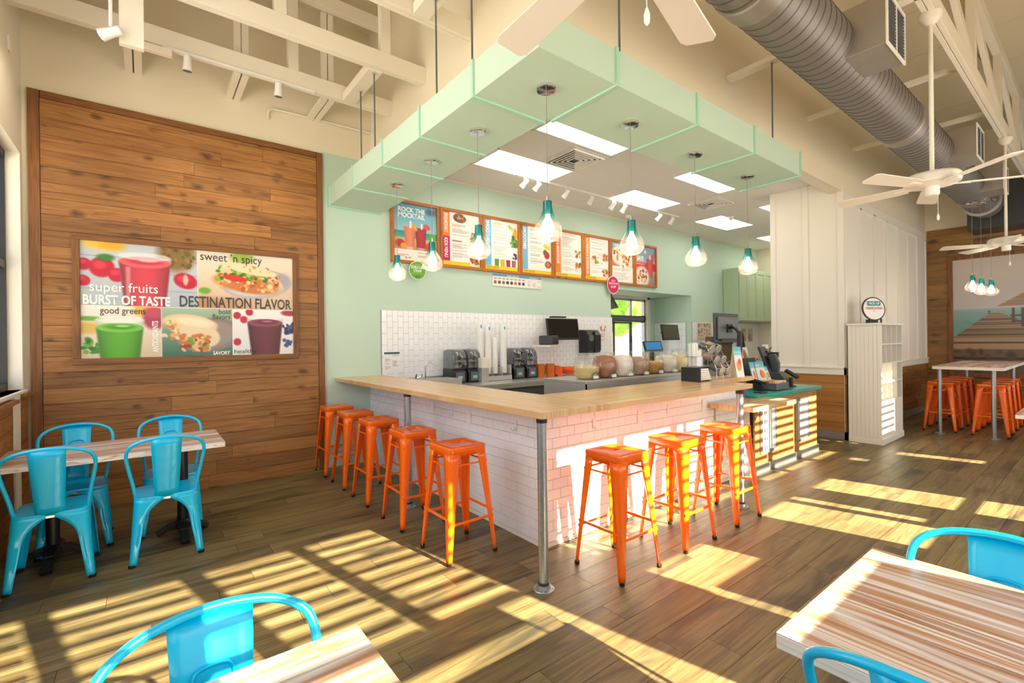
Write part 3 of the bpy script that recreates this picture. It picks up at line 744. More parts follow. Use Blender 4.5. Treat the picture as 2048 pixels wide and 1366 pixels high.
# ================================================================== REGISTER COUNTER
rg = thing('register_counter', 'plank clad register counter with teal top and corrugated metal panels', 'counter', (5.36, 2.50, 0))
MB().box(0, 1.74, .02, .60, .0, .83).obj('body', 'joint_brown', rg)
R = random.Random(5)
for k in range(4):
    z0 = .095 + k * .184
    for a, b in ((0, .09), (.53, 1.05), (1.53, 1.74)) if 0 else ((0, .98 if k % 2 else .62), (.98 if k % 2 else .62, 1.74)):
        MB().box(-(b - a) / 2 + .001, (b - a) / 2 - .001, 0, .02, -.091, .091).obj('plank', 'wood_reg', rg, loc=((a + b) / 2, R.uniform(0, .002), z0 + .092))
MB().box(1.72, 1.745, .0, .60, .095, .83).obj('side_board', 'wood_reg', rg)
MB().box(-.02, 1.76, -.022, .0, 0, .095).box(1.745, 1.762, -.022, .60, 0, .095).obj('kick_plate', 'galv', rg)
for xa in (.11, 1.07):
    w_, z0, z1 = .41, .20, .75
    fr = MB().box(xa, xa + .035, -.014, 0, z0, z1).box(xa + w_ - .035, xa + w_, -.014, 0, z0, z1).box(xa + .035, xa + w_ - .035, -.014, 0, z0, z0 + .035).box(xa + .035, xa + w_ - .035, -.014, 0, z1 - .035, z1).obj('panel_frame', 'galv', rg)
    rows = [[], []]; n = 60
    for i in range(n + 1):
        xx = xa + .035 + (w_ - .07) * i / n; yy = -.005 - .006 * math.sin(2 * PI * i / 10)
        rows[0].append((xx, yy, z0 + .035)); rows[1].append((xx, yy, z1 - .035))
    MB().grid(rows).obj('corrugated_sheet', 'steel', rg, smooth=60)
MB().box(-.03, 1.80, -.045, .66, .83, .872).obj('counter_top', 'teal_top', rg, bevel=.003)
MB().box(-.125, -.118, -.0, .2, 0, .815).box(-.125, .0, .085, .09, 0, .815).obj('edge_trim', 'steel', rg)

# ================================================================== STOOLS
def leg_corner(sx, sy, top, bot, zt, zb, wing, thick_r, nz=14, groove=.0):
    """pressed sheet leg: an L section whose wings narrow from the seat to the foot"""
    rows = []
    for i in range(nz + 1):
        t = i / nz; z = zb + (zt - zb) * t; h = bot + (top - bot) * t; w = wing(t)
        r = thick_r(t); pts = []
        m = 4
        pts.append((h - w, h)); pts.append((h - w * .55 - r * .3, h)); pts.append((h - r, h))
        for k in range(1, m): a = PI / 2 * k / m; pts.append((h - r + r * math.sin(a), h - r + r * math.cos(a)))
        pts.append((h, h - r)); pts.append((h, h - w * .55 - r * .3)); pts.append((h, h - w))
        if groove and .12 < t < .8:
            g = groove * math.sin(PI * (t - .12) / .68)
            pts[1] = (pts[1][0], pts[1][1] - g); pts[-2] = (pts[-2][0] - g, pts[-2][1])
        rows.append([(sx * p, sy * q, z) for p, q in pts])
    return rows
def rounded_sq(h, r, n=5):
    out = []
    for cx, cy, a0 in ((1, 1, 0), (-1, 1, 90), (-1, -1, 180), (1, -1, 270)):
        for k in range(n + 1):
            a = math.radians(a0 + 90 * k / n); out.append((cx * (h - r) + r * math.cos(a), cy * (h - r) + r * math.sin(a)))
    return out
def make_stool(lbl, group):
    t = thing('bar_stool', lbl, 'stool', group=group)
    rings = [(.153, .715), (.1555, .767), (.1545, .7735), (.150, .777), (.144, .777), (.12, .777)]
    R_ = []
    for h, z in rings: R_.append([(x, y, z) for x, y in rounded_sq(h, .03)])
    for r in R_: r.append(r[0])
    m = MB().grid(R_); b = len(m.v); ring = R_[-1][:-1]; n = len(ring)
    # seat plate around a hand slot
    slot = [(.034 * math.cos(math.atan2(q[1], q[0])), .011 * math.sin(math.atan2(q[1], q[0])), .777) for q in ring]
    slot = [(max(-.03, min(.03, x * 1.3)), y, z) for x, y, z in slot]
    m.v += ring + slot
    for i in range(n): m.f.append((b + i, b + (i + 1) % n, b + n + (i + 1) % n, b + n + i))
    m.obj('seat', 'orange', t, smooth=35, solid=.0025, weld=True)
    MB().box(-.031, .031, -.011, .011, .757, .759).obj('slot_shade', mat('slot_dark', '4a1405', .8), t)  # dark plate below the open slot stands in for its shade
    for sx in (-1, 1):
        for sy in (-1, 1):
            rows = leg_corner(sx, sy, .1535, .2025, .735, .018, lambda q: .030 + .052 * q ** 1.1, lambda q: .012 + .016 * q, groove=.006)
            lg = MB().grid(rows).obj('leg', 'orange', t, smooth=40, solid=.003)
            f = MB().lathe([(.015, 0), (.0165, .003), (.0165, .022)], 12, c=(sx * .192, sy * .192, 0)).obj('rubber_foot', 'rubber', lg, smooth=40)
    m = MB()
    for s in (-1, 1):
        z = .262; e = .1835
        MB().bar((-e, s * e, z), (e, s * e, z), .008, .018).obj('stretcher', 'orange', t)
        z = .300; e = .1810
        MB().bar((s * e, -e, z), (s * e, e, z), .008, .018).obj('stretcher', 'orange', t)
    for s in (-1, 1):
        e = .152; z = .655
        m.bar((-e, s * .155, z), (e, s * .155, z), .006, .012); m.bar((s * .155, -e, z), (s * .155, e, z), .006, .012)
    m.obj('under_brace', 'orange', t)
    return t
st = make_stool('orange metal bar stool nearest the counter corner in the left row', 'orange stools along the left side of the counter')
st.location = (1.80, 2.985, 0)
LS = [(1.80, 3.72, 'second orange metal bar stool from the corner along the left side'), (1.80, 4.465, 'orange metal bar stool in the middle of the left row'),
      (1.795, 5.10, 'fourth orange metal bar stool, second from the wooden wall'), (1.79, 5.72, 'orange metal bar stool against the wall beside the wooden planks')]
for x, y, l in LS: dup(st, (x, y, 0), 0, l)
for x, l in ((2.50, 'sunlit orange metal bar stool nearest the pipe post at the corner'), (3.20, 'sunlit orange metal bar stool in the middle of the front row'), (3.93, 'sunlit orange metal bar stool under the ledge end of the counter')):
    dup(st, (x, 2.085, 0), 0, l, 'orange stools along the sunlit counter front')
words = ['nearest', 'second', 'third', 'farthest']
for r_, yy in (('left', 1.76), ('right', 1.19)):
    for k in range(4):
        dup(st, (10.13 + k * .50, yy, 0), 0, '%s orange stool of the %s row under the tall table by the pier mural' % (words[k], r_), 'orange stools at the tall table by the mural')

# ================================================================== BLUE CHAIRS
def catmull(P, n=6):
    P = [Vector(p) for p in P]; out = []
    for i in range(len(P) - 1):
        p0, p1, p2, p3 = P[max(i - 1, 0)], P[i], P[i + 1], P[min(i + 2, len(P) - 1)]
        for k in range(n):
            t = k / n; out.append(.5 * ((2 * p1) + (-p0 + p2) * t + (2 * p0 - 5 * p1 + 4 * p2 - p3) * t * t + (-p0 + 3 * p1 - 3 * p2 + p3) * t ** 3))
    out.append(P[-1]); return out
def make_chair(lbl, group):
    t = thing('metal_chair', lbl, 'chair', group=group)
    S = .185
    rings = [(S - .002, .43), (S, .452), (S - .003, .459), (S - .012, .460), (S - .04, .455), (S - .09, .449), (.02, .447)]
    Rr = [[(x, y, z) for x, y in rounded_sq(h, min(.055, h * .8))] for h, z in rings]
    for r in Rr: r.append(r[0])
    m = MB().grid(Rr); m.f.append(tuple(range(len(m.v) - len(Rr[-1]), len(m.v) - 1)))
    m.obj('seat', 'blue', t, smooth=50, weld=True)
    def wing(q):
        a = .040 + .035 * q
        if q > .60: a += (S - .0752) * ((q - .60) / .40) ** 2.6
        return min(a, S)
    for sx in (-1, 1):
        for sy in (-1, 1):
            rows = leg_corner(sx, sy, S - .002, .212, .445, .016, wing, lambda q: .016 + .036 * q, nz=20, groove=.008)
            lg = MB().grid(rows).obj('leg', 'blue', t, smooth=45, solid=.003)
            MB().lathe([(.019, 0), (.0205, .003), (.0205, .02)], 12, c=(sx * .198, sy * .198, 0)).obj('rubber_foot', 'rubber', lg, smooth=40)
    P = [(-.172, -.110, .440), (-.190, -.145, .56), (-.212, -.185, .68), (-.222, -.215, .765), (-.205, -.245, .825), (-.150, -.270, .862), (-.075, -.284, .880), (0, -.289, .885)]
    P = P + [(-x, y, z) for x, y, z in P[-2::-1]]
    MB().tube(catmull(P, 5), .0115, 10).obj('back_hoop', 'blue', t, smooth=60)
    rows = []
    for i in range(9):
        q = i / 8; z = .447 + .430 * q; w = .069 + .020 * q; yy = -.172 - .116 * q ** 1.0
        rows.append([(w * s, yy - .012 * (1 - s * s) - (0.006 * (1 if .3 < abs(s) < 2 else 0)) * 0, z + (.0 if i < 8 else -.006 * s * s)) for s in (-1, -.6, -.2, .2, .6, 1)])
    sp = MB().grid(rows).obj('back_splat', 'blue', t, smooth=60, solid=.003)
    e = [(q.x, q.y) for q in catmull([(-.040, .53, 0), (-.043, .62, 0), (-.045, .71, 0), (-.040, .745, 0), (-.024, .757, 0), (.024, .757, 0), (.040, .745, 0), (.045, .71, 0), (.043, .62, 0), (.040, .53, 0)], 4)]
    def py(z, x): q = (z - .447) / .430; w = .069 + .02 * q; return -.172 - .116 * q - .012 * (1 - (x / w) ** 2)
    MB().tube([(x, py(z, x) + .0045, z) for x, z in e], .0055, 6).obj('pressed_rib', 'blue', sp, smooth=60)
    MB().box(-.02, .02, -.188, -.1855, .432, .446).obj('maker_plate', 'chrome', t)
    return t
ch = make_chair('bright blue metal chair nearest the window at the wall table, back to camera', 'blue chairs at the wall table'); ch.location = (-.487, 4.365, 0)
dup(ch, (.112, 4.345, 0), 0, 'bright blue metal chair at the right end of the wall table, back to camera')
dup(ch, (-.43, 4.925, 0), PI + .05, 'bright blue metal chair behind the wall table by the window')
dup(ch, (.165, 4.92, 0), PI - .03, 'bright blue metal chair behind the wall table, right, against the planks')
dup(ch, (.12, 1.065, 0), PI, 'sunlit blue metal chair at the bottom left foreground table', 'blue chairs at the foreground tables')
dup(ch, (1.835, .22, 0), PI / 2, 'blue metal chair on the far side of the large foreground table', 'blue chairs at the foreground tables')
dup(ch, (1.395, .215, 0), -PI / 2, 'blue metal chair on the near side of the large foreground table', 'blue chairs at the foreground tables')
# ================================================================== TABLES
def table_top(t, w, d, z, top, th=.042):
    MB().box(-w / 2, w / 2, -d / 2, d / 2, z - .004, z).obj('table_top', top, t, bevel=.002)
    MB().box(-w / 2, w / 2, -d / 2, d / 2, z - th, z - .0045).obj('table_edge', 'table_edge', t, bevel=.003)
def ped(t, x, y, zt):
    MB().cyl((x, y, .08), (x, y, zt), .038, n=20).obj('column', 'black_metal', t, smooth=40)
    b = MB()
    for a in range(4):
        c, s = math.cos(a * PI / 2 + PI / 2), math.sin(a * PI / 2 + PI / 2)
        L_ = .32 if a % 2 == 0 else .17
        b.bar((x + c * .02, y + s * .02, .075), (x + c * L_ * .6, y + s * L_ * .6, .06), .065, .05); b.bar((x + c * L_ * .55, y + s * L_ * .55, .062), (x + c * L_, y + s * L_, .02), .06, .035)
    b.lathe([(.06, .04), (.06, .09), (.04, .11)], 16, c=(x, y, 0))
    b.obj('base', 'black_metal', t, bevel=.004)
t = thing('dining_table', 'whitewashed wood table against the window wall with blue chairs', 'table', (-.155, 4.70, 0)); table_top(t, 1.30, .68, .752, 'table_x')
ped(t, -.38, 0, .70); ped(t, .385, -.01, .70)
t = thing('dining_table', 'large whitewashed wood table at bottom right, striped brown grain', 'table', (1.67, .0, 0)); table_top(t, .78, 1.10, .76, 'table_y'); ped(t, 0, -.42, .71)
t = thing('dining_table', 'whitewashed wood table corner at bottom centre left, in sun', 'table', (.115, .93, 0)); table_top(t, .66, .68, .76, 'table_x'); ped(t, 0, 0, .71)
t = thing('high_table', 'tall whitewashed table on pipe legs in front of the pier mural', 'table', (10.8, 1.39, 0)); table_top(t, 2.4, .78, 1.055, 'table_x', .05)
for x, y in ((-1.05, .33), (-1.02, -.26), (1.05, .33), (1.05, -.26)):
    lg = MB().cyl((x, y, .01), (x, y, 1.0), .027, n=16).obj('leg', 'galv', t, smooth=40); MB().lathe([(.07, 0), (.07, .01), (.035, .02)], 16, c=(x, y, 0)).obj('flange', 'galv', lg)
t = thing('dining_table', 'sliver of a white table at the right edge before the orange stools', 'table', (7.15, .28, 0)); table_top(t, 1.2, .67, .76, 'table_x'); ped(t, 0, 0, .71)
# ================================================================== THE BIG FOOD SIGN
sg = thing('food_sign', 'large framed food collage sign on the plank wall', 'sign', (-.467, YW - .045, 1.405))
SW, SH = 1.827, 1.10
A = Art(430, 258, 'e9e6e2', SW / SH)
c1_ = (0, 0, .497, .545)
A.vgrad(0, 0, .497, .55, 'c3ccd4', 'b3bdc6')
for yy in (.12, .25, .40): A.rect(0, yy, .497, yy + .006, '9aa6b0')
A.ell(.08, .02, .07, .05, 'f2c43c', .4, clip=c1_).ell(.13, .03, .05, .04, 'e8b02a', .4, clip=c1_).ell(.40, .06, .085, .16, '8a6a3c', .25, clip=c1_)
A.blobs(40, .33, -.02, .48, .18, ['6d5228', 'a3803f', '7c6330', '5b6b2a'], .012, .022, 4, clip=c1_)
for cx, cy, rx, ry in ((.015, .20, .03, .05), (.085, .22, .05, .085), (.145, .28, .035, .06), (.44, .30, .055, .07), (.012, .34, .028, .045)):
    A.ell(cx, cy, rx, ry, 'c3122f', .12, 20, clip=c1_).ell(cx - .008, cy - .02, rx * .5, ry * .4, 'e33a50', .4, clip=c1_)
A.ell(.10, .135, .035, .03, '3f7a2c', .3, clip=c1_).ell(.44, .29, .012, .05, 'f0b8a8', .3, clip=c1_)
A.trap(.262, .11, .55, .114, .088, 'dfe3e6', al=.75, clip=c1_).trap(.262, .155, .55, .110, .087, 'd94356', clip=c1_, shade=.35)
A.ell(.262, .155, .11, .05, 'e2606c', .05, clip=c1_).ell(.262, .15, .07, .025, 'c8364a', .3, clip=c1_).ell(.275, .14, .04, .012, 'ee98a0', .3, clip=c1_).ell(.262, .105, .114, .035, 'eef1f2', .06, al=.55, clip=c1_)
A.trap(.19, .2, .53, .012, .009, 'f2aab0', al=.6, clip=c1_)
c2_ = (.497, 0, 1, .545)
A.vgrad(.497, 0, 1, .55, 'e9e2d2', 'd8b594').ell(.72, .04, .06, .06, '9cba4e', .3, clip=c2_).ell(.52, .5, .2, .06, 'c98f60', .6, clip=c2_)
A.ell(.80, .29, .19, .15, 'b9b5bd', .03, -6, clip=c2_).ell(.80, .285, .17, .125, 'd2cfd6', .06, -6, clip=c2_).ell(.935, .25, .05, .08, 'a7a3b0', .3, clip=c2_)
A.ell(.76, .27, .185, .115, 'e3c79a', .05, 8, clip=c2_).ell(.745, .30, .17, .085, 'c87a3c', .15, 8, clip=c2_)
A.blobs(70, .58, .20, .92, .36, ['c75a2a', 'e8b070', 'a8451f', 'f0d3a0', 'd98b4a'], .012, .028, 7, clip=c2_)
A.blobs(40, .59, .14, .86, .26, ['4f8f2a', '7fb83c', '3b7020', '9ccb58'], .012, .026, 8, clip=c2_)
A.ell(.68, .245, .06, .03, 'd8321f', .1, 8, clip=c2_).ell(.76, .15, .15, .045, 'efd9b0', .08, 10, clip=c2_).blobs(14, .64, .12, .88, .17, ['c8955a', 'a8723c'], .006, .01, 9, clip=c2_).ell(.53, .38, .03, .03, '6fa838', .3, clip=c2_)
c3_ = (0, .545, .33, 1)
A.vgrad(0, .545, .33, 1, 'efe9df', 'd9c3a2').ell(.26, .58, .05, .06, 'e0b83c', .3, clip=c3_).ell(.30, .66, .05, .09, 'a83c58', .2, clip=c3_).ell(.30, .60, .05, .05, 'c24a62', .3, clip=c3_)
A.ell(.03, .66, .05, .02, '6aa83c', .3, clip=c3_).ell(.03, .74, .06, .05, 'd8b45a', .3, clip=c3_)
A.blobs(16, 0, .84, .08, .95, ['3f8a2c', '63ad42', '2c6e22'], .015, .03, 5, clip=c3_)
A.trap(.155, .665, 1, .100, .078, 'e6ece2', al=.75, clip=c3_).trap(.155, .735, 1, .096, .080, '5fb02a', clip=c3_, shade=.3)
A.ell(.155, .735, .096, .042, '7cc24a', .05, clip=c3_).ell(.155, .73, .06, .022, '4d9a26', .3, clip=c3_).ell(.165, .722, .03, .01, '9ed56a', .3, clip=c3_).ell(.155, .668, .10, .032, 'f4f6ee', .06, al=.5, clip=c3_)
c4_ = (.33, .545, .667, 1)
A.vgrad(.33, .545, .667, 1, 'a9bfa2', '3f6f5c').ell(.55, .80, .16, .16, '8c7d7a', .04, -8, clip=c4_).ell(.54, .80, .14, .13, '9c8d88', .1, -8, clip=c4_)
A.ell(.46, .70, .13, .09, 'e6cba0', .08, 8, clip=c4_).ell(.505, .80, .10, .11, 'e9d2ac', .06, 20, clip=c4_).ell(.48, .68, .09, .04, 'f3e3c4', .3, 8, clip=c4_)
A.blobs(50, .42, .80, .55, .95, ['c9823e', 'e8b878', '8c4a20', '6fa83a', 'd86a34', 'f0d0a0'], .014, .03, 3, clip=c4_).blobs(22, .33, .66, .40, .84, ['e0a868', 'c9823e', '7fae48', 'f0d0a0'], .014, .026, 6, clip=c4_)
c5_ = (.667, .545, 1, 1)
A.vgrad(.667, .545, 1, 1, 'eeecea', 'e2e0de')
for cx, cy in ((.69, .61), (.755, .575), (.725, .65), (.69, .87)): A.ell(cx, cy, .02, .035, 'c2213c', .15, clip=c5_)
A.blobs(14, .94, .68, 1, .78, ['2c3a66', '41508a', '1f2a4c'], .018, .026, 2, clip=c5_).blobs(8, .94, .84, .99, .92, ['2c3a66', '41508a'], .018, .026, 3, clip=c5_).ell(.98, .575, .05, .03, 'a82a3c', .2, clip=c5_)
A.trap(.84, .64, 1, .100, .078, 'e8e2e4', al=.7, clip=c5_).trap(.84, .675, 1, .096, .076, '6d2c3c', clip=c5_, shade=.35).ell(.84, .68, .096, .04, '8a4454', .05, clip=c5_).ell(.845, .672, .06, .02, '6a2838', .3, clip=c5_).ell(.85, .665, .03, .01, 'a86a78', .3, clip=c5_)
A.rect(.495, 0, .498, .545, 'f0eee8').rect(0, .545, 1, .549, 'f0eee8').rect(.328, .545, .331, 1, 'f0eee8').rect(.666, .545, .669, 1, 'f0eee8')
A.obj('printed_panel', 'print', sg, lambda u, v: (u * SW, 0 * u, (1 - v) * SH))
MB().box(0, SW, .002, .015, 0, SH).obj('panel_back', 'white_plastic', sg)
for x0, x1, z0, z1, m_ in ((-.055, SW + .055, SH, SH + .055, 'wood_frame'), (-.055, SW + .055, -.055, 0, 'wood_frame'), (-.055, 0, 0, SH, 'wood_frame_v'), (SW, SW + .055, 0, SH, 'wood_frame_v')):
    MB().box(-(x1 - x0) / 2, (x1 - x0) / 2, -.02, .02, -(z1 - z0) / 2, (z1 - z0) / 2).obj('frame_board', m_, sg, bevel=.003, loc=((x0 + x1) / 2, 0, (z0 + z1) / 2))
def st_(s, u0, u1, v0, v1, m_, **k): return text(sg, s, u0 * SW, u1 * SW, (1 - v1) * SH, (1 - v0) * SH, m_, **k)
st_('super fruits', .035, .315, .345, .452, 'ink_white'); st_('BURST OF TASTE', .009, .368, .455, .540, 'ink_white', bold=.025)
st_('sweet \u2019n spicy', .51, .826, .010, .115, 'ink_dark'); st_('DESTINATION FLAVOR', .411, .990, .435, .540, 'ink_grey', bold=.02)
st_('good greens', .074, .260, .560, .635, 'ink_dark'); st_('ANTIOXIDANTS', .287, .314, .675, .958, 'ink_white', rot=90, bold=.02)
st_('bold', .598, .655, .556, .600, 'ink_dark'); st_('flavors', .565, .655, .602, .648, 'ink_dark'); st_('SAVORY', .567, .652, .958, .995, 'ink_white', bold=.02); st_('healthy', .674, .792, .945, .998, 'ink_dark')

# ================================================================== MENU BOARDS
BW, BHt = .725, .85
def board(k, lbl, paint, words_):
    x0 = 2.582 + k * .730
    t = thing('menu_board', lbl, 'menu board', (x0, YW - .03, 2.585), group='menu boards in orange wood frames')
    f = .042
    for a, b, c, d, m_ in ((0, BW, 0, f, 'wood_orange'), (0, BW, BHt - f, BHt, 'wood_orange'), (0, f, f, BHt - f, 'wood_orange_v'), (BW - f, BW, f, BHt - f, 'wood_orange_v')):
        MB().box(-(b - a) / 2, (b - a) / 2, -.02, .029, -(d - c) / 2, (d - c) / 2).obj('frame_board', m_, t, bevel=.003, loc=((a + b) / 2, 0, (c + d) / 2))
    w, h = BW - 2 * f, BHt - 2 * f
    a_ = Art(84, 100, 'f3efe9', w / h); paint(a_)
    a_.obj('printed_sheet', 'print', t, lambda u, v: (f + u * w, 0 * u + .004, f + (1 - v) * h))
    MB().box(f, BW - f, .006, .02, f, BHt - f).obj('sheet_back', 'white_plastic', t)
    for s, u0, u1, v0, v1, m_, kw in words_:
        text(t, s, f + u0 * w, f + u1 * w, f + (1 - v1) * h, f + (1 - v0) * h, m_, depth=.0025, **kw)
    return t
def b0(a):
    a.vgrad(0, 0, 1, .48, '4fa3c8', '9ccbd6').vgrad(0, .48, 1, .60, '2a8f8c', '49b0a4').vgrad(0, .60, 1, .83, 'd9b98a', 'b98a5c').rect(0, .80, 1, 1, 'f2ede6')
    a.ell(.86, .09, .14, .06, '4b5a6a', .5).trap(.36, .40, .79, .13, .10, 'f08a62').trap(.62, .40, .79, .13, .10, 'b8323c').rect(.36, .30, .40, .42, 'f4f0ea').rect(.62, .32, .66, .42, 'f4f0ea')
    a.ell(.47, .40, .09, .03, 'f0a83c', .1, 45).ell(.76, .37, .08, .05, 'e4523c', .1, 20).ell(.14, .70, .10, .07, 'c22a2c', .2).ell(.22, .74, .07, .05, 'e8a23c', .2).ell(.82, .72, .11, .07, 'd8402f', .15).ell(.88, .55, .09, .075, '62b031', .08)
    a.trap(.36, .75, .80, .10, .09, 'dfe6e6', al=.6).trap(.62, .75, .80, .10, .09, 'dfe6e6', al=.6).lines(.06, .84, .42, .93, 5, 'b5604a', 1).lines(.53, .84, .92, .93, 5, 'b5604a', 2)
def dish(a, cx, cy, r, cols, seed, n=16):
    a.ell(cx, cy, r * 1.25, r * 1.0, 'e9e2d8', .15); a.blobs(n, cx - r * .8, cy - r * .6, cx + r * .8, cy + r * .6, cols, .02, .045, seed)
FOOD = ['b06a34', '8a4a20', 'd8a060', '6fa23c', 'c8452c', 'e8c890']
def strip(a, y0=.92): a.rect(0, y0, 1, 1, 'f3d21a')
def b1(a):
    a.rect(0, 0, .20, .46, 'f08222').rect(0, .465, .20, .92, 'd4146a'); strip(a)
    a.lines(.26, .22, .72, .44, 10, '9a8f86', 3).lines(.26, .52, .78, .88, 15, '9a8f86', 4)
    for y in (.22, .31, .53, .62): a.rect(.26, y, .5, y + .012, 'e08a3c' if y < .5 else 'cc2a4a')
    a.ell(.46, .10, .17, .085, '7a4a24', .08, 5).blobs(14, .34, .05, .58, .15, ['caa070', '5a3216', 'a06a38'], .015, .03, 3); dish(a, .84, .44, .11, FOOD, 5); dish(a, .86, .88, .12, FOOD, 6)
def bs(seed, fruit):
    def p(a):
        a.rect(0, 0, .20, .92, '6fb7dd'); strip(a, .92)
        a.lines(.27, .08, .74, .80 if fruit else .70, 22, 'a39a92', seed)
        for y in (.06, .33): a.rect(.27, y, .52, y + .014, '8cb63c')
        if fruit:
            a.ell(.84, .40, .12, .05, 'f2cf2a', .15, 20).ell(.78, .52, .07, .06, '3f7a2c', .3).ell(.84, .58, .09, .08, 'c8202c', .12).ell(.88, .78, .11, .08, '9a5a2c', .1).ell(.88, .78, .06, .045, 'c88a50', .2)
        else:
            a.blobs(8, .72, .07, .84, .14, ['e8d49a', 'c9a85a'], .02, .03, 4).ell(.92, .25, .07, .13, 'e0a82c', .2).blobs(20, .78, .30, 1, .50, ['3f7a2c', '68a03c', '2f5f20'], .03, .05, 5).blobs(12, .85, .62, .96, .76, ['2a2a4c', '3c3a66'], .02, .03, 6)
            for i, c in enumerate(('5a9a3c', 'e8b41e', 'a82c50', '9a6a70')): a.trap(.36 + i * .17, .78, .92, .065, .055, c)
    return p
def bf(seed):
    def p(a):
        a.rect(0, 0, .22, .92, 'f08222'); strip(a)
        a.lines(.28, .04, .80, .88, 30, 'a59c94', seed); dish(a, .85, .46 if seed == 8 else .44, .12, FOOD, seed); dish(a, .86, .74 if seed == 8 else .83, .13, FOOD, seed + 20)
        if seed == 9: dish(a, .44, .50, .15, FOOD, 33)
    return p
def b6(a):
    a.vgrad(0, 0, 1, .30, '6fa9b8', '4f9a96').vgrad(0, .30, 1, .60, 'c98a58', 'b57a4c').rect(0, .60, 1, 1, 'f3efe9')
    dish(a, .32, .32, .24, ['c8843c', 'e0b070', '8a4a24', 'e8d0a0'], 3, 26); dish(a, .72, .28, .2, ['c8843c', 'a83c2c', '8a4a24'], 4, 20); dish(a, .66, .47, .26, ['c8843c', 'e0b070', 'b8502c', 'f0d8a8'], 5, 30); a.lines(.08, .66, .95, .95, 9, '9a9088', 6)
def b7(a):
    a.vgrad(0, 0, 1, .5, '7f93b5', 'a9bac8').rect(0, .42, 1, .62, 'd82f34').vgrad(0, .62, 1, 1, 'b9a08a', '8f7f78')
    a.trap(.72, .30, .80, .17, .12, 'e2545c', shade=.3).rect(.70, .20, .75, .32, 'f4f0ea').ell(.88, .24, .08, .08, 'e0503c', .1); dish(a, .32, .80, .28, ['c8843c', 'e0b070', 'a83c2c', 'f0d8a8', '8a4a24'], 7, 36); a.lines(.05, .45, .46, .60, 4, 'f4e6e0', 2, .5)
board(0, 'menu board with two red drinks on a beach, leftmost', b0, [('ROCK THE', .10, .72, .06, .145, 'ink_white', {'bold': .03}), ('MOCKTAIL', .10, .72, .155, .245, 'ink_white', {'bold': .03}), ('$5.99', .24, .38, .935, .97, 'ink_dark', {'bold': .01})])
board(1, 'menu board with orange BREAKFAST band over pink KIDS MENU band', b1, [('BREAKFAST', .055, .145, .04, .40, 'ink_white', {'rot': -90, 'bold': .02}), ('KIDS MENU', .055, .145, .50, .86, 'ink_white', {'rot': -90, 'bold': .02})])
board(2, 'menu board with blue SMOOTHIES band and row of four smoothies', bs(7, False), [('SMOOTHIES', .05, .15, .03, .50, 'ink_white', {'rot': -90, 'bold': .02}), ('GIVE IT A BOOST', .06, .42, .94, .98, 'ink_dark', {})])
board(3, 'menu board with blue SMOOTHIES band and strawberries', bs(9, True), [('SMOOTHIES', .05, .15, .03, .50, 'ink_white', {'rot': -90, 'bold': .02}), ('FRESH ADD-INS', .06, .42, .94, .98, 'ink_dark', {})])
board(4, 'menu board with orange SANDWICHES band, fifth from left', bf(8), [('WRAPS & SANDWICHES', .06, .16, .03, .72, 'ink_white', {'rot': -90, 'bold': .02}), ('CHOOSE YOUR SIDE', .06, .45, .94, .98, 'ink_dark', {})])
board(5, 'menu board with orange FLATBREADS band and toasted wraps', bf(9), [('FLATBREADS & QUESADILLAS', .06, .16, .03, .88, 'ink_white', {'rot': -90, 'bold': .02}), ('CHOOSE YOUR SIDE', .06, .45, .94, .98, 'ink_dark', {})])
board(6, 'menu board showing bowls on a wooden table, second from right', b6, [('LIVE IT', .08, .5, .04, .10, 'ink_white', {'bold': .03})])
board(7, 'menu board with tall red drink and SAVE lettering, rightmost', b7, [('&', .42, .56, .08, .17, 'ink_white', {'bold': .03}), ('SAVE', .06, .40, .25, .38, 'ink_white', {'bold': .03})])
# round wall signs
t = thing('round_sign', 'green round edible straw sign under the leftmost menu board', 'sign', (2.95, YW - .055, 2.50))
MB().lathe([(.128, 0), (.128, .006)], 40, axis='Y').obj('rim', 'sign_white', t); MB().lathe([(.119, -.0015), (.119, 0)], 40, axis='Y').obj('disc', 'sign_green', t)
text(t, 'EDIBLE LIME', -.095, .095, .02, .062, 'ink_white', bold=.02); text(t, 'STRAW', -.06, .06, -.03, .012, 'ink_white', bold=.02); text(t, '$0.99', -.035, .035, -.10, -.078, 'ink_dark', bold=.01)
text(t, 'TRY OUR', -.04, .04, .072, .086, 'sign_yellow'); text(t, 'A DELICIOUSLY DIFFERENT', -.095, .095, -.052, -.040, 'sign_yellow')
t = thing('round_sign', 'pink round smoothie sign under the right menu boards', 'sign', (6.99, YW - .075, 2.555))
MB().lathe([(.168, 0), (.168, .006)], 40, axis='Y').obj('rim', 'sign_white', t); MB().lathe([(.157, -.0015), (.157, 0)], 40, axis='Y').obj('disc', 'sign_pink', t)
text(t, 'ADD A', -.055, .055, .06, .095, 'ink_white', bold=.01); text(t, 'SMOOTHIE FOR', -.125, .125, .005, .045, 'ink_white', bold=.01); text(t, '$3.99', -.07, .07, -.065, -.015, 'ink_white', bold=.01)
t = thing('wall_chart', 'blue headed ingredient strip below the smoothie menu boards', 'sign', (4.236, YW - .012, 2.376))
A = Art(130, 26, 'efeae4', 5); A.rect(0, 0, 1, .25, '6fb7dd')
for i in range(8): A.ell(.055 + i * .08, .68, .028, .13, ['a8542c', '6a4a2c', '8a6a3c', '2c3c2a', '3a3a40', 'b07a50', '7a3c3c', '3c3a34'][i], .15).rect(.03 + i * .08, .36, .085 + i * .08, .42, '8a8680')
for i in range(3): A.lines(.71 + i * .1, .38, .79 + i * .1, .95, 4, 'a29c94', i)
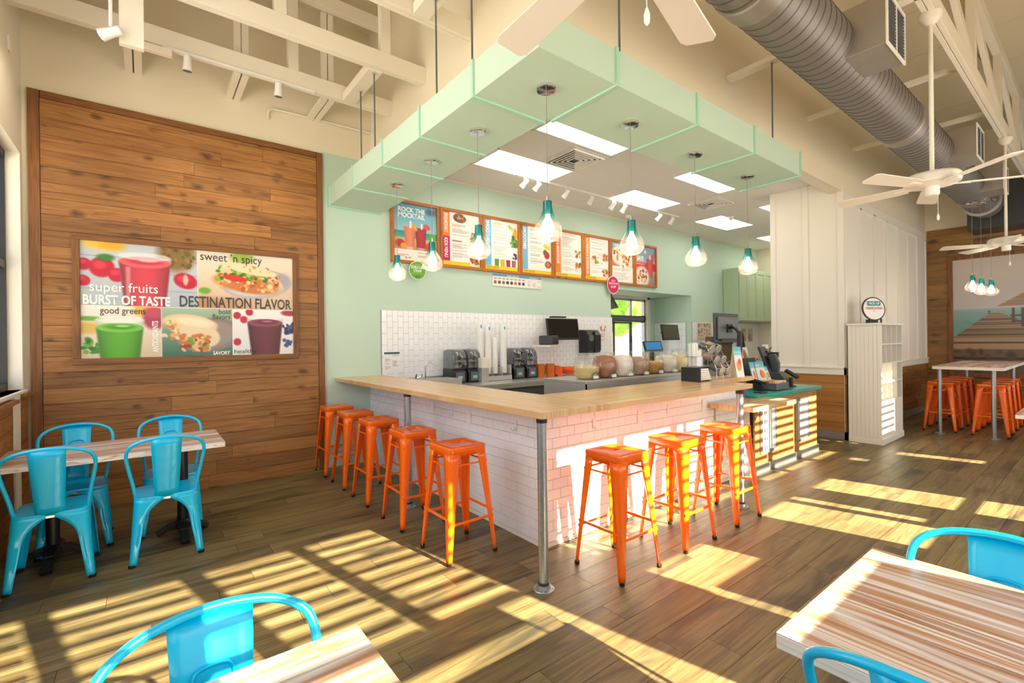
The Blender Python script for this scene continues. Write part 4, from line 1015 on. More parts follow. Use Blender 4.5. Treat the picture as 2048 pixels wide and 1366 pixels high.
A.obj('printed_sheet', 'print', t, lambda u, v: (u * .995, 0 * u, (1 - v) * .195)); MB().box(0, .995, .001, .008, 0, .195).obj('sheet_back', 'white_plastic', t)
text(t, 'FRESH ADD-INS', .28, .52, .155, .182, 'ink_white', depth=-.002, bold=.02); text(t, 'SUPPLEMENTS', .74, .94, .155, .180, 'ink_white', depth=-.002, bold=.02)
t = thing('notice_sheet', 'printed white chart taped to the tile left of the blenders', 'notice', (2.471, YW - .018, 1.112))
A = Art(30, 36, 'f0edf0', .8); A.rect(0, 0, 1, .10, '2f5f5c').lines(.06, .18, .46, .9, 12, '9c8f98', 1).lines(.52, .18, .95, .7, 9, '8c8088', 2)
A.obj('printed_sheet', 'print', t, lambda u, v: (u * .217, 0 * u, (1 - v) * .28)); MB().box(0, .217, .0008, .0025, 0, .28).obj('sheet_back', 'paper', t)

# ================================================================== PIER MURAL ON THE FAR WALL
mu = thing('pier_mural', 'large pier and sea photo mural on the far plank wall', 'mural', (XR - .035, 2.06, .76))
MWd, MHt = 2.66, 2.27
A = Art(266, 227, 'c9b9ac', MWd / MHt)
A.vgrad(0, 0, 1, .44, 'cdbfb6', 'c3b9b4').ell(.45, .30, .4, .05, 'bdb6b8', .8, -8, al=.5).ell(.75, .12, .5, .06, 'd8c9bc', .8, 0, al=.5).vgrad(0, .435, 1, .46, '9cb0b4', '8fa9ac').vgrad(0, .46, 1, .95, '86a5a3', '4f8f80')
A.blobs(60, 0, .52, 1, .9, ['6a9c90', '5b9486', '7fb0a4'], .02, .05, 2, soft=.9)
yy = A.y; t_ = np.clip((yy - .475) / (1 - .475), 0, 1)
lft = .20 - t_ * .50; rgt = .245 + t_ * .80
a = ((yy > .475) & (A.x > lft) & (A.x < rgt)).astype(float)
pl = (1 / (t_ + .035)) * 1.55; st1 = np.abs(pl - np.round(pl)) < .09 * np.clip(1.2 - t_, .3, 1)
base = np.array([.66, .53, .41])[None, None] * (0.86 + .2 * np.sin(np.floor(pl + .5) * 2.4))[..., None]
base = np.where(st1[..., None], base * .45, base)
A.c = A.c * (1 - a[..., None]) + a[..., None] * base
A.blobs(26, .02, .80, .55, .97, ['5a4632', '4a3a2c'], .01, .03, 5, soft=.5)
A.rect(.31, .44, .325, .565, '54463c').rect(.352, .44, .375, .60, '54463c').rect(.46, .44, .475, .57, '5b4c40').rect(.30, .50, .48, .512, '4c4038').rect(.31, .545, .48, .555, '4c4038').rect(.19, .455, .20, .48, '4a4038')
for k in range(40):
    w_ = .02 + .13 * k / 40; A.rect(.385 - w_, .32 + .1 * k / 40, .385 + w_ * 1.1, .3225 + .1 * k / 40 + .001, 'a5866a' if k % 3 else '87694f')
A.obj('printed_panel', 'print', mu, lambda u, v: (0 * u, -u * MWd, (1 - v) * MHt))
MB().box(.002, .014, -MWd, 0, 0, MHt).obj('panel_back', 'white_plastic', mu)
for y0, y1, z0, z1 in ((-.0, .075, -.07, MHt + .07), (-MWd, 0, MHt, MHt + .07), (-MWd, 0, -.07, 0)):
    MB().box(-.018, .014, -(y1 - y0) / 2, (y1 - y0) / 2, -(z1 - z0) / 2, (z1 - z0) / 2).obj('frame_board', 'wood_frame_far', mu, bevel=.003, loc=(0, (y0 + y1) / 2, (z0 + z1) / 2))

# ================================================================== PENDANT LAMPS
def make_pendant(lbl, group, drop, cz):
    t = thing('pendant_lamp', lbl, 'pendant lamp', group=group)
    pr = [(.012, .262), (.030, .262), (.031, .235), (.033, .205), (.045, .170), (.070, .130), (.089, .095), (.095, .068), (.092, .042), (.078, .018), (.060, .003)]
    MB().lathe([(.0305, .262)] + pr[2:], 32).obj('glass_shade', 'glass_teal', t, smooth=60)
    MB().tube([(.060 * math.cos(2 * PI * k / 32), .060 * math.sin(2 * PI * k / 32), .003) for k in range(32)], .002, 6, closed=True).obj('shade_rim', 'glass_clear', t, smooth=60)
    MB().cyl((0, 0, .262), (0, 0, .30), .010, .006, 12).obj('socket_cap', 'chrome', t, smooth=40)
    MB().cyl((0, 0, .175), (0, 0, .262), .018, n=12).obj('socket', 'white_plastic', t, smooth=40)
    MB().lathe([(.001, .040), (.022, .045), (.038, .062), (.043, .085), (.038, .108), (.024, .135), (.015, .155), (.013, .175)], 20).obj('bulb', 'bulb', t, smooth=60)
    MB().cyl((0, 0, .295), (0, 0, drop), .0028, n=6).obj('cord', 'cord', t)
    MB().lathe([(.068, drop), (.068, drop - .018), (.062, drop - .024), (.008, drop - .027)], 28).obj('canopy', 'chrome', t, smooth=35)
    return t
def bulb_light(x, y, z, e=7):
    d = bpy.data.lights.new('pendant_glow', 'POINT'); d.energy = e; d.color = (1, .84, .6); d.shadow_soft_size = .03
    o = bpy.data.objects.new('pendant_glow', d); COL.objects.link(o); o.location = (x, y, z)
PB = 2.183
pd = make_pendant('teal glass pendant lamp farthest left, beside the plank wall', 'teal pendants hanging from the mint soffit', 3.204 - PB, 0)
pd.location = (2.13, 4.71, PB)
for x, y, l in ((2.115, 3.91, 'second teal glass pendant lamp from the left, by the green round sign'), (2.115, 3.135, 'third teal glass pendant lamp from the left'), (2.126, 2.33, 'teal glass pendant lamp at the soffit corner, nearest and largest'),
                (3.0, 2.325, 'teal glass pendant lamp just right of the corner one, before the last menu boards'), (3.965, 2.36, 'sixth teal glass pendant lamp, second from the right of the soffit'), (4.944, 2.357, 'teal glass pendant lamp at the right end of the soffit')):
    dup(pd, (x, y, PB), 0, l)
for x, y in ((2.13, 4.71), (2.115, 3.91), (2.115, 3.135), (2.126, 2.33), (3.0, 2.325), (3.965, 2.36), (4.944, 2.357)): bulb_light(x, y, PB + .03, 5)
for x, y, z, l in ((10.5, 1.44, 2.22, 'leftmost'), (10.75, 1.37, 2.18, 'middle'), (11.0, 1.285, 2.165, 'rightmost')):
    pf = make_pendant('teal glass pendant lamp over the tall far table, %s of three' % l, 'teal pendants before the pier mural', 3.87 - math.sqrt(.227 ** 2 - (1.47 - y) ** 2) - z, 0); pf.location = (x, y, z)
for x, y in ((10.5, 1.44), (10.75, 1.37), (11, 1.285)): bulb_light(x, y, 2.21, 4)
# ================================================================== SOFFIT RODS
for n_, x, y, zt in (('nearest the plank wall', 1.826, 4.90, 4.19), ('second from the plank wall', 1.815, 4.50, 4.19), ('third along the left soffit arm', 1.815, 3.25, 4.20), ('at the left arm beside the corner', 1.815, 2.745, 5.3), ('above the soffit corner segment', 2.54, 2.05, 5.3), ('holding the right end of the soffit', 4.85, 2.06, 4.22)):
    t = thing('threaded_rod', 'thin steel hanger rod ' + n_, 'rod', (x, y, 3.44), group='steel rods carrying the soffit')
    MB().cyl((0, 0, 0), (0, 0, zt - 3.44), .0075, n=8).obj('rod', 'mid_grey', t, smooth=60); MB().cyl((0, 0, zt - 3.462), (0, 0, zt - 3.445), .018, n=6).obj('nut', 'steel', t)
# ================================================================== TRUSSES, PURLINS
def truss(lbl, y, x0, x1, posts, zc=4.20, top=5.15, br=True):
    t = thing('roof_truss', lbl, 'truss', (0, y, 0), group='cream painted roof trusses')
    hh = .165
    MB().box(x0, x1, -.02, .02, zc, zc + hh).obj('bottom_chord', 'truss_white', t, bevel=.004); MB().box(x0, x1, .024, .062, zc + .0, zc + hh).obj('bottom_chord', 'truss_white', t, bevel=.004)
    MB().box(x0, x1, -.02, .06, top, top + .14).obj('top_chord', 'truss_white', t, bevel=.004)
    for k, px_ in enumerate(posts):
        MB().box(px_ - .05, px_ + .05, -.018, .058, zc + hh, top).obj('post', 'truss_white', t, bevel=.004)
        if br and k + 1 < len(posts):
            MB().bar((px_ + .05, .02, top - .03), (posts[k + 1] - .05, .02, zc + hh + .05), .05, .12).obj('brace', 'truss_white', t, bevel=.004)
    return t
truss('cream roof truss nearest the plank wall carrying the track lights', 5.26, XL, 2.33, (-.5, 1.25), br=False)
truss('cream roof truss above the left tables, middle of three', 4.42, XL, 2.33, (-.2, .95, 1.9), br=False)
truss('cream roof truss nearest the camera at the top centre', 3.53, XL, 2.33, (.2, 1.1, 1.9), br=False)
truss('long cream roof truss carrying the ceiling fans beside the duct', .93, 2.2, XR, (3.4, 5.2, 7.0, 8.8, 10.6, 12.2))
for x, l in ((-.06, 'cream grooved strut above the plank wall, leftmost'), (.785, 'cream grooved strut above the plank wall, middle'), (1.62, 'cream grooved strut above the plank wall beside the conduit')):
    t = thing('ceiling_strut', l, 'strut', (x, 5.33, 4.19), group='grooved struts between truss and wall')
    MB().box(-.065, -.006, 0, YW - 5.33, .0, .05).box(.006, .065, 0, YW - 5.33, 0, .05).obj('strut_halves', 'truss_white', t); MB().box(-.006, .006, 0, YW - 5.33, .012, .05).obj('groove', 'dark_grey', t); MB().box(-.065, -.006, 0, .04, .15, .96).box(.006, .065, 0, .04, .15, .96).obj('upright_halves', 'truss_white', t)
for y0, y1, l in ((3.55, 4.42, 'cream cross beam with hanger rod between the two nearer trusses'), (4.44, 5.26, 'cream cross beam with hanger rod between the farther trusses')):
    pass
t = thing('cross_beam', 'cream cross beam with hanger rods between the two farther left trusses', 'beam', (1.815, 4.47, 4.185)); MB().box(-.07, .07, 0, .76, 0, .09).obj('beam', 'truss_white', t, bevel=.004)
t = thing('cross_beam', 'cream cross beam with a hanger rod at the nearest left truss', 'beam', (1.815, 2.66, 4.185)); MB().box(-.07, .07, 0, .84, 0, .09).obj('beam', 'truss_white', t, bevel=.004)
t = thing('cross_beam', 'cream slotted strut from the bulkhead out under the silver duct', 'beam', (4.85, .96, 4.20)); MB().box(-.05, .05, 0, 1.53, 0, .05).obj('beam', 'truss_white', t, bevel=.004)
for xx, l in ((6.9, 'cream slotted strut crossing behind the ceiling fan rod, near'), (8.6, 'cream slotted strut crossing behind the ceiling fan rod, far')):
    t = thing('cross_beam', l, 'beam', (xx, .96, 4.36)); MB().box(-.03, .03, 0, 1.53, 0, .05).obj('beam', 'truss_white', t)
tag(MB().tube(catmull([(.93, 0, -.13), (.93, 0, -.05), (.98, 0, -.01), (1.10, 0, 0), (2.33, 0, .02)], 6), .014, 8).obj('conduit_pipe', 'truss_white', smooth=60, loc=(.2, YW - .03, 4.20)), 'cream painted conduit bending along the wall above the planks', 'pipe')
# ---- track lights
def head(parent, loc, aim, glow=False, s=1.0):
    h = bpy.data.objects.new('lamp_head', None)
    d = Vector(aim).normalized(); c = Vector(loc)
    a = c - d * .065 * s; b = c + d * .065 * s
    m = MB().tube([a - d * .01, a, c, b], [.018 * s, .030 * s, .033 * s, .042 * s], 18).obj('lamp_head', 'white_plastic', parent, smooth=40)
    MB().cyl(c + Vector((0, 0, .02)), c + Vector((0, 0, .10 * s)), .010, n=8).obj('stem', 'white_plastic', m)
    MB().cyl(b, b + d * .002, .036 * s, n=18).obj('lens', 'spot_glow' if glow else 'mid_grey', m)
    return m
t = thing('track_light', 'white track light with two cone heads under the truss by the planks', 'track light', (0, 5.24, 4.18))
MB().box(.15, 1.45, -.018, .018, 0, .02).obj('rail', 'white_plastic', t); MB().box(-.05, .22, -.03, .03, -.06, .0).obj('feed_box', 'truss_white', t, bevel=.003)
head(t, (.335, 0, -.075), (0, .15, -1)); head(t, (1.10, 0, -.075), (0, .15, -1))
t = thing('track_light', 'white track spotlight lit beside the square post at top left', 'track light', (-.155, 4.60, 3.80))
MB().box(-.02, .02, -.9, .1, .41, .43).obj('rail', 'white_plastic', t); head(t, (-.02, -.05, .03), (-.75, .35, -.35), True, 1.05)
MB().cyl((-.02, -.05, .08), (-.02, -.05, .41), .012, n=8).obj('drop_stem', 'white_plastic', t)
t = thing('square_post', 'cream square drop post with a strut below at top left', 'post', (-.055, 4.62, 3.80)); MB().box(-.075, .075, -.03, .03, 0, 1.0).obj('post_board', 'truss_white', t, bevel=.004)
t = thing('track_light', 'white track with cone heads along the kitchen ceiling', 'track light', (4.1, 5.17, ZC - .045))
MB().box(0, 4.0, -.018, .018, .02, .045).obj('rail', 'white_plastic', t)
for x, ax in ((.18, -.4), (.42, -.3), (1.0, -.2), (1.55, .1), (2.08, -.1), (2.37, .05), (3.37, -.3), (3.77, .2)): head(t, (x, 0, -.07), (ax, .8, -.8), False, 1.0)
for x, y, l in ((8.95, 4.58, 'small white security camera dome on the ceiling by the far lit panel'), (7.25, 5.7, 'small dark security camera dome on the ceiling by the menu wall')):
    t = thing('security_camera', l, 'camera', (x, y, ZC)); MB().lathe([(.05, 0), (.05, -.02), (.042, -.045), (.02, -.06), (.001, -.062)], 20).obj('housing', 'white_plastic', t, smooth=40); MB().lathe([(.022, -.048), (.018, -.066), (.001, -.07)], 14).obj('lens', 'black_plastic', t, smooth=40)
def spot(loc, aim, e, size=60, col=(1, .82, .58)):
    d = bpy.data.lights.new('track_spot', 'SPOT'); d.energy = e; d.spot_size = math.radians(size); d.spot_blend = .8; d.color = col; d.shadow_soft_size = .04
    o = bpy.data.objects.new('track_spot', d); COL.objects.link(o); o.location = loc; o.rotation_euler = Vector(aim).to_track_quat('-Z', 'Y').to_euler()
spot((-.29, 4.66, 3.80), (-.5, .6, -.45), 25, 70)
spot((.335, 5.26, 4.02), (.05, .34, -1), 34, 70); spot((1.10, 5.26, 4.02), (-.05, .34, -1), 34, 70)
for x in (4.3, 5.1, 6.2, 7.5): spot((x, 5.17, ZC - .2), (0, .62, -.75), 16, 75)

# ================================================================== DUCT
DY, DZ, DR = 1.47, 3.87, .222
du = thing('air_duct', 'large round grey spiral duct hung under the roof', 'duct', (0, DY, DZ))
prof = []
x = 2.0
while x < 12.05:
    prof += [(DR, x), (DR, x + .088), (DR + .0045, x + .094), (DR + .0045, x + .100), (DR, x + .106)]; x += .106
MB().lathe(prof, 40, axis='X').obj('spiral_pipe', 'duct', du, smooth=30)
for xa in (3.10, 6.55, 10.7):
    MB().lathe([(DR, xa - .01), (DR + .012, xa), (DR + .012, xa + .17), (DR, xa + .18)], 40, axis='X').obj('collar', 'duct_bright', du, smooth=35)
MB().lathe([(DR, 11.55), (DR + .045, 11.56), (DR + .045, 11.61), (DR, 11.61)], 40, axis='X').obj('end_ring', 'duct_bright', du, smooth=35)
for xa in (4.38, 8.0, 10.15):
    b = MB().box(xa, xa + .46, -.42, -.10, -.16, .22).obj('outlet_box', 'duct_bright', du, bevel=.003)
    MB().box(xa - .012, xa + .472, -.432, -.42, -.172, -.15).box(xa - .012, xa + .472, -.432, -.42, .21, .232).box(xa - .012, xa + .012, -.432, -.42, -.15, .21).box(xa + .448, xa + .472, -.432, -.42, -.15, .21).box(xa + .22, xa + .24, -.432, -.42, -.15, .21).obj('grille_frame', 'white_plastic', b)
    MB().box(xa + .01, xa + .45, -.423, -.421, -.15, .21).obj('grille_back', 'black_metal', b)
    g = MB()
    for k in range(14): g.box(xa + .012, xa + .448, -.430, -.423, -.142 + k * .0255, -.136 + k * .0255)
    g.obj('grille_blades', 'mid_grey', b)
tag(MB().box(12.2, XR - .03, .3, 1.74, 3.48, 4.3).obj('duct_plenum', 'dark_grey', bevel=.01), 'dark grey plenum box where the duct meets the far wall', 'duct box')
# ================================================================== CEILING FANS
def make_fan(lbl, group, rod):
    t = thing('ceiling_fan', lbl, 'ceiling fan', group=group)
    MB().lathe([(.02, .10), (.09, .095), (.172, .078), (.185, .062), (.187, .02), (.178, .0), (.11, -.015), (.045, -.02)], 36).obj('motor_housing', 'fan_white', t, smooth=35)
    MB().lathe([(.045, -.018), (.048, -.03), (.048, -.085), (.040, -.092), (.001, -.093)], 24).obj('switch_cup', 'white_plastic', t, smooth=35)
    MB().cyl((0, 0, .09), (0, 0, rod), .016, n=14).obj('down_rod', 'fan_white', t, smooth=40)
    MB().lathe([(.022, rod - .09), (.035, rod - .085), (.075, rod - .04), (.08, rod), (.001, rod)], 24).obj('canopy', 'fan_white', t, smooth=40)
    MB().cyl((.03, -.03, -.09), (.03, -.03, -.25), .0015, n=6).obj('pull_chain', 'white_plastic', t); MB().lathe([(.001, -.30), (.009, -.29), (.010, -.265), (.004, -.245)], 12, c=(.03, -.03, 0)).obj('pull_knob', 'white_plastic', t, smooth=60)
    return t
def blades(t, a0, n=5):
    bm_ = MB(); L0, L1 = .17, .70
    pl_ = [(L0, -.052), (L0, .052), (L0 + .08, .062), (L1 - .03, .074), (L1, .055), (L1, -.055), (L1 - .03, -.074), (L0 + .08, -.062)]
    for k in range(n):
        a = a0 + 2 * PI * k / n
        m = MB().prism(pl_, -.004, .004)
        o = m.obj('blade', 'fan_white', t); o.rotation_euler = (math.radians(11), 0, a); o.location = (0, 0, -.005)
        br = MB().bar((.09, 0, .0), (.25, 0, -.004), .035, .012).obj('blade_iron', 'fan_white', o)
for l, x, y, z, a0 in (('white ceiling fan overhead, only two blades in view at the top', 1.22, .93, 2.80, math.radians(86)), ('white ceiling fan on a long rod beside the duct at right', 5.2, .95, 2.78, math.radians(14)), ('white ceiling fan in front of the pier mural', 9.3, .94, 2.76, math.radians(47))):
    rod = 4.20 - z
    f_ = make_fan(l, 'white ceiling fans in a line', rod); f_.location = (x, y, z); blades(f_, a0)
# ================================================================== BACK COUNTER AND ITS EQUIPMENT
bc = thing('steel_counter', 'stainless work counter along the tiled back wall', 'counter', (2.76, 5.08, 0))
MB().box(0, 6.2, 0, .815, .915, .95).obj('worktop', 'steel', bc, bevel=.004); MB().box(0, 4.1, .785, .815, .95, 1.045).obj('upstand', 'steel', bc); MB().box(.02, 6.2, .08, .815, .02, .915).obj('carcass', 'mid_grey', bc)
MB().box(.04, 4.0, .0, .06, .88, .915).obj('front_lip', 'steel', bc)
sk = thing('sink', 'stainless bar sink at the left end of the work counter', 'sink', (2.80, 5.25, .95))
m = MB().box(0, .45, 0, .02, 0, .09).box(0, .45, .38, .40, 0, .09).box(0, .02, .02, .38, 0, .09).box(.43, .45, .02, .38, 0, .09).box(0, .45, 0, .4, 0, .01); m.obj('basin', 'steel', sk, bevel=.003)
MB().tube(catmull([(.08, .30, .09), (.08, .30, .27), (.085, .30, .295), (.11, .28, .30), (.16, .25, .295), (.17, .245, .27)], 4), .008, 8).obj('spout', 'chrome', sk, smooth=60)
MB().tube([(-.06, .30, .10), (.04, .30, .12)], .014, 8).tube([(-.06, .30, .09), (-.06, .27, .16)], .010, 8).tube([(.02, .30, .09), (.02, .27, .16)], .010, 8).obj('taps', 'chrome', sk, smooth=60)
def blender_machine(lbl, x):
    t = thing('blender_machine', lbl, 'blender', (x, 5.50, .95), group='black blenders with smoke hoods')
    MB().prism([(0, 0), (.30, 0), (.30, .20), (.05, .20), (0, .15)], -.105, .105, 'X').obj('motor_base', 'black_plastic', t, bevel=.012)
    MB().prism([(-.003, .03), (-.003, .15), (.0, .15), (.0, .03)], -.07, .07, 'X').obj('control_panel', 'mid_grey', t); MB().box(-.035, .035, -.006, -.003, .06, .10).obj('display', mat('display_teal', '8fc4cc', .3), t, bevel=.002)
    # hood: curved smoke shell
    rows = []
    for a, b in ((.01, .20), (.005, .30), (.03, .40), (.09, .455), (.20, .46), (.28, .44), (.29, .20)): rows.append([(-.10, a, b), (.10, a, b)])
    MB().grid(rows).obj('hood_shell', 'glass_smoke', t, smooth=60, solid=.004)
    for s in (-1, 1):
        MB().prism([(.012, .20), (.007, .30), (.032, .398), (.09, .452), (.20, .458), (.278, .438), (.288, .20)], s * .10 - .0015, s * .10 + .0015, 'X').obj('hood_side', 'glass_smoke', t)
    MB().lathe([(.045, .20), (.05, .22), (.072, .38), (.072, .40)], 16, c=(0, .14, 0)).obj('jar', 'glass_clear', t, smooth=40)
    MB().prism([(.11, .22), (.14, .22), (.17, .33), (.15, .42), (.11, .42)], .055, .075, 'X').obj('jar_handle', 'black_plastic', t)
for l, x in (('black blender with smoke hood farthest left on the work counter', 3.38), ('black blender with smoke hood left of the cup stacks', 3.62), ('black blender with smoke hood right of the cup stacks', 4.42), ('black blender with smoke hood beside the amber pitchers', 4.67)): blender_machine(l, x)
# cup rack and cup stacks
t = thing('cup_rack', 'stainless cup holder rack between the blender pairs', 'rack', (4.03, 5.50, .95))
MB().box(-.24, .24, 0, .012, 0, .07).box(-.24, -.228, .012, .22, 0, .22).box(.228, .24, .012, .22, 0, .22).box(-.24, .24, .208, .22, 0, .22).box(-.24, .24, .0, .22, 0, .01).obj('tray', 'steel', t, bevel=.003)
for xx in (-.1, .06): MB().box(xx, xx + .008, .012, .208, .01, .2).obj('divider', 'steel', t)
def cups(lbl, x, y, z0, z1, n, r=.056, logo=True):
    t = thing('cup_stack', lbl, 'cups', (x, y, z0), group='tall stacks of white cups')
    p = [(r * .98, 0), (r, .004), (r * .98, .008)]; h = z1 - z0 - .13
    for k in range(n):
        z = .008 + h * k / n; p += [(r * .965, z), (r * .985, z + h / n * .45), (r * .985, z + h / n * .75), (r * .96, z + h / n * .95)]
    MB().lathe(p, 18).obj('nested_cups', 'white_plastic', t, smooth=30)
    MB().lathe([(r * .95, h), (r * .72, h + .118), (r * .68, h + .122), (.001, h + .122)], 18).obj('top_cup', 'white_plastic', t, smooth=40)
    if logo: MB().box(-.012, .012, -r * .86, -r * .78, h + .03, h + .085).obj('logo_mark', mat('logo_blue', '5fb6cf', .5), t)
cups('white cup stack farthest left, tall', 3.78, 5.62, 1.05, 1.80, 20); cups('white cup stack second from left with blue mark', 3.915, 5.61, 1.05, 1.77, 19); cups('shortest white cup stack, plain, third from left', 4.03, 5.61, 1.05, 1.58, 14, .05, False); cups('white cup stack farthest right with blue mark', 4.19, 5.61, 1.05, 1.78, 19)
t = thing('lid_dispenser', 'pale boxes of lids stacked left of the cup rack', 'box', (3.74, 5.42, .95)); MB().box(-.06, .06, 0, .12, .0, .20).obj('steel_stand', 'steel', t, bevel=.004); MB().box(-.055, .055, .005, .115, .20, .34).obj('lid_box', mat('pale_card', 'efe4cf', .7), t, bevel=.004)
def pitcher(lbl, x, y, s=1.0):
    t = thing('pitcher', lbl, 'pitcher', (x, y, .95), group='amber pitchers'); MB().lathe([(.062 * s, 0), (.066 * s, .01), (.074 * s, .20), (.078 * s, .205), (.074 * s, .205), (.06 * s, .02), (.001, .015)], 20).obj('body', 'amber', t, smooth=40)
    MB().tube([(.07 * s, 0, .18), (.115 * s, 0, .17), (.115 * s, 0, .06), (.066 * s, 0, .04)], .009, 8).obj('handle', 'amber', t, smooth=60)
pitcher('amber pitcher beside the blenders, left one', 4.86, 5.55); pitcher('amber pitcher beside the orange scoops', 5.03, 5.50)
t = thing('orange_tub', 'orange round tub lying beside the amber pitchers', 'tub', (5.22, 5.50, .95)); MB().lathe([(.001, 0), (.08, .0), (.085, .03), (.08, .1), (.001, .105)], 20, axis='Y', c=(0, 0, .085)).obj('tub_body', 'orange_fruit', t, smooth=40)
t = thing('orange_tub', 'orange oval tub behind the first jar', 'tub', (5.55, 5.60, .95)); MB().lathe([(.001, .02), (.12, .02), (.16, .09), (.15, .13), (.001, .14)], 24).obj('tub_body', 'orange_fruit', t, smooth=40)
# wall monitor, label printer, towel dispenser
def monitor(name, lbl, loc, rz, w, h, tilt=0, scr='screen', parent_arm=True):
    t = thing(name, lbl, 'monitor', loc, rz)
    a = MB().box(-w / 2, w / 2, -.02, .02, -h / 2, h / 2).obj('casing', 'black_plastic', t, bevel=.006); s = MB().box(-w / 2 + .022, w / 2 - .022, -.022, -.0195, -h / 2 + .03, h / 2 - .022).obj('screen', scr, t)
    m_ = MB().box(-.06, .06, .02, .05, -.06, .06); 
    if parent_arm: m_.box(-.02, .02, .05, .20, -.02, .02)
    m_.obj('mount', 'black_metal', t)
    for q in (a, s): q.rotation_euler = (tilt, 0, 0)
    return t
t = monitor('wall_monitor', 'black wall monitor tilted above the label printer', (5.53, 5.72, 1.705), math.radians(-8), .64, .36, math.radians(-10)); MB().box(-.25, .05, -.03, .03, .19, .215).obj('top_bracket', 'black_metal', t)
t = thing('label_printer', 'dark grey label printer on a pale wall bracket', 'printer', (5.12, 5.62, 1.45), math.radians(25)); MB().box(-.14, .14, -.12, .12, .0, .15).obj('printer_body', 'dark_grey', t, bevel=.02); MB().box(-.11, .11, -.123, -.118, .02, .06).obj('paper_slot', 'black_plastic', t); MB().box(-.20, .10, -.10, .20, -.03, -.0).obj('bracket', mat('pale_card', 'efe4cf', .7), t)
t = thing('towel_dispenser', 'black paper towel dispenser on the tile right of the monitor', 'dispenser', (6.27, YW - .015, 1.285)); MB().prism([(0, 0), (-.20, .0), (-.23, .05), (-.235, .32), (-.17, .41), (0, .42)], -.17, .17, 'X').obj('case', 'black_plastic', t, bevel=.015); MB().lathe([(.001, -.003), (.06, -.003), (.06, .0)], 24, axis='Y', c=(-.09, -.237, .27)).obj('window', 'mid_grey', t); MB().box(-.012, .004, -.241, -.20, .02, .38).obj('seam', 'black_metal', t)
t = thing('notice_sheet', 'sheet with small red pictures taped above the towel dispenser', 'notice', (6.62, YW - .02, 1.45)); A = Art(20, 26, 'efe4de', .7); A.blobs(6, .1, .1, .9, .3, ['b8654a', '8a4a3c'], .05, .08, 2); A.lines(.1, .4, .9, .9, 8, 'a08c86', 1); A.obj('printed_sheet', 'print', t, lambda u, v: (u * .22, 0 * u, (1 - v) * .34)); MB().box(0, .22, .0008, .002, 0, .34).obj('sheet_back', 'paper', t)
tag(MB().box(0, .035, 0, .012, 0, .10).obj('wall_switch', 'steel', loc=(4.96, YW - .028, 1.26), bevel=.002), 'steel framed switch on the tile above the amber pitchers', 'switch')
# ================================================================== JAR LEDGE
lg_ = thing('jar_ledge', 'stainless topping station behind the counter carrying the jars', 'counter', (3.40, 3.20, 0))
MB().box(0, 2.62, 0, .62, 1.085, 1.115).obj('top_shelf', 'steel', lg_, bevel=.004); MB().box(0, 2.62, .0, .012, .75, 1.085).obj('front_panel', 'steel', lg_); MB().prism([(0, .75), (0, 1.085), (.62, 1.085), (.62, .95), (.62, .75)], 0, .012, 'X').obj('side_panel', 'steel', lg_); MB().box(.012, 2.6, .02, .6, .05, .75).obj('cabinet', 'steel', lg_)
jx = [(3.62, 'oats', .5, 'jar of pale oats, nearest and half full'), (3.90, 'cocoa', .92, 'jar of brown powder beside the oats jar'), (4.18, 'powder', .9, 'jar of white powder, third from the left'), (4.46, 'taupe', .8, 'jar of taupe powder, fourth from the left'),
      (4.74, 'granola', .55, 'jar of golden granola, fifth from the left'), (5.02, 'powder', .8, 'jar of white powder right of the granola'), (5.30, 'banana_powder', .8, 'jar of cream powder, second from the right'), (5.58, 'banana_powder', .6, 'jar of yellowish chips, rightmost before the straws')]
for x, m_, fl, l in jx:
    t = thing('ingredient_jar', 'round clear plastic ' + l, 'jar', (x, 3.40, 1.115), group='clear ingredient jars in a row')
    full_p = [(.001, .0), (.086, .0), (.116, .025), (.134, .075), (.1375, .125), (.128, .18), (.104, .225), (.085, .245), (.085, .255)]
    MB().lathe(full_p, 28).obj('jar_body', 'glass_clear', t, smooth=60)
    zt = .245 * fl; pp = [(r - .006 if r > .01 else r, z + .004) for r, z in full_p if z < zt]; r_e = np.interp(zt, [z for _, z in full_p], [r for r, _ in full_p]) - .006
    MB().lathe(pp + [(r_e, zt), (r_e * .5, zt + .012), (.001, zt + .016)], 24).obj('contents', m_, t, smooth=60)
    o = MB().lathe([(.088, .0), (.09, .015), (.06, .022), (.001, .024)], 24).obj('lid', 'glass_clear', t, smooth=50); o.location = (0, 0, .25)
    # raised label recess on the front
    P = [(.058 * math.cos(a), -.126, .012 + .060 * math.sin(a)) for a in np.linspace(0, PI, 12)]
    MB().tube(P, .0045, 6).obj('label_rim', 'mid_grey' if m_ != 'powder' else 'steel', t, smooth=60); o = MB().box(-.035, .035, -.133, -.122, .012, .04).obj('label', 'paper', t)
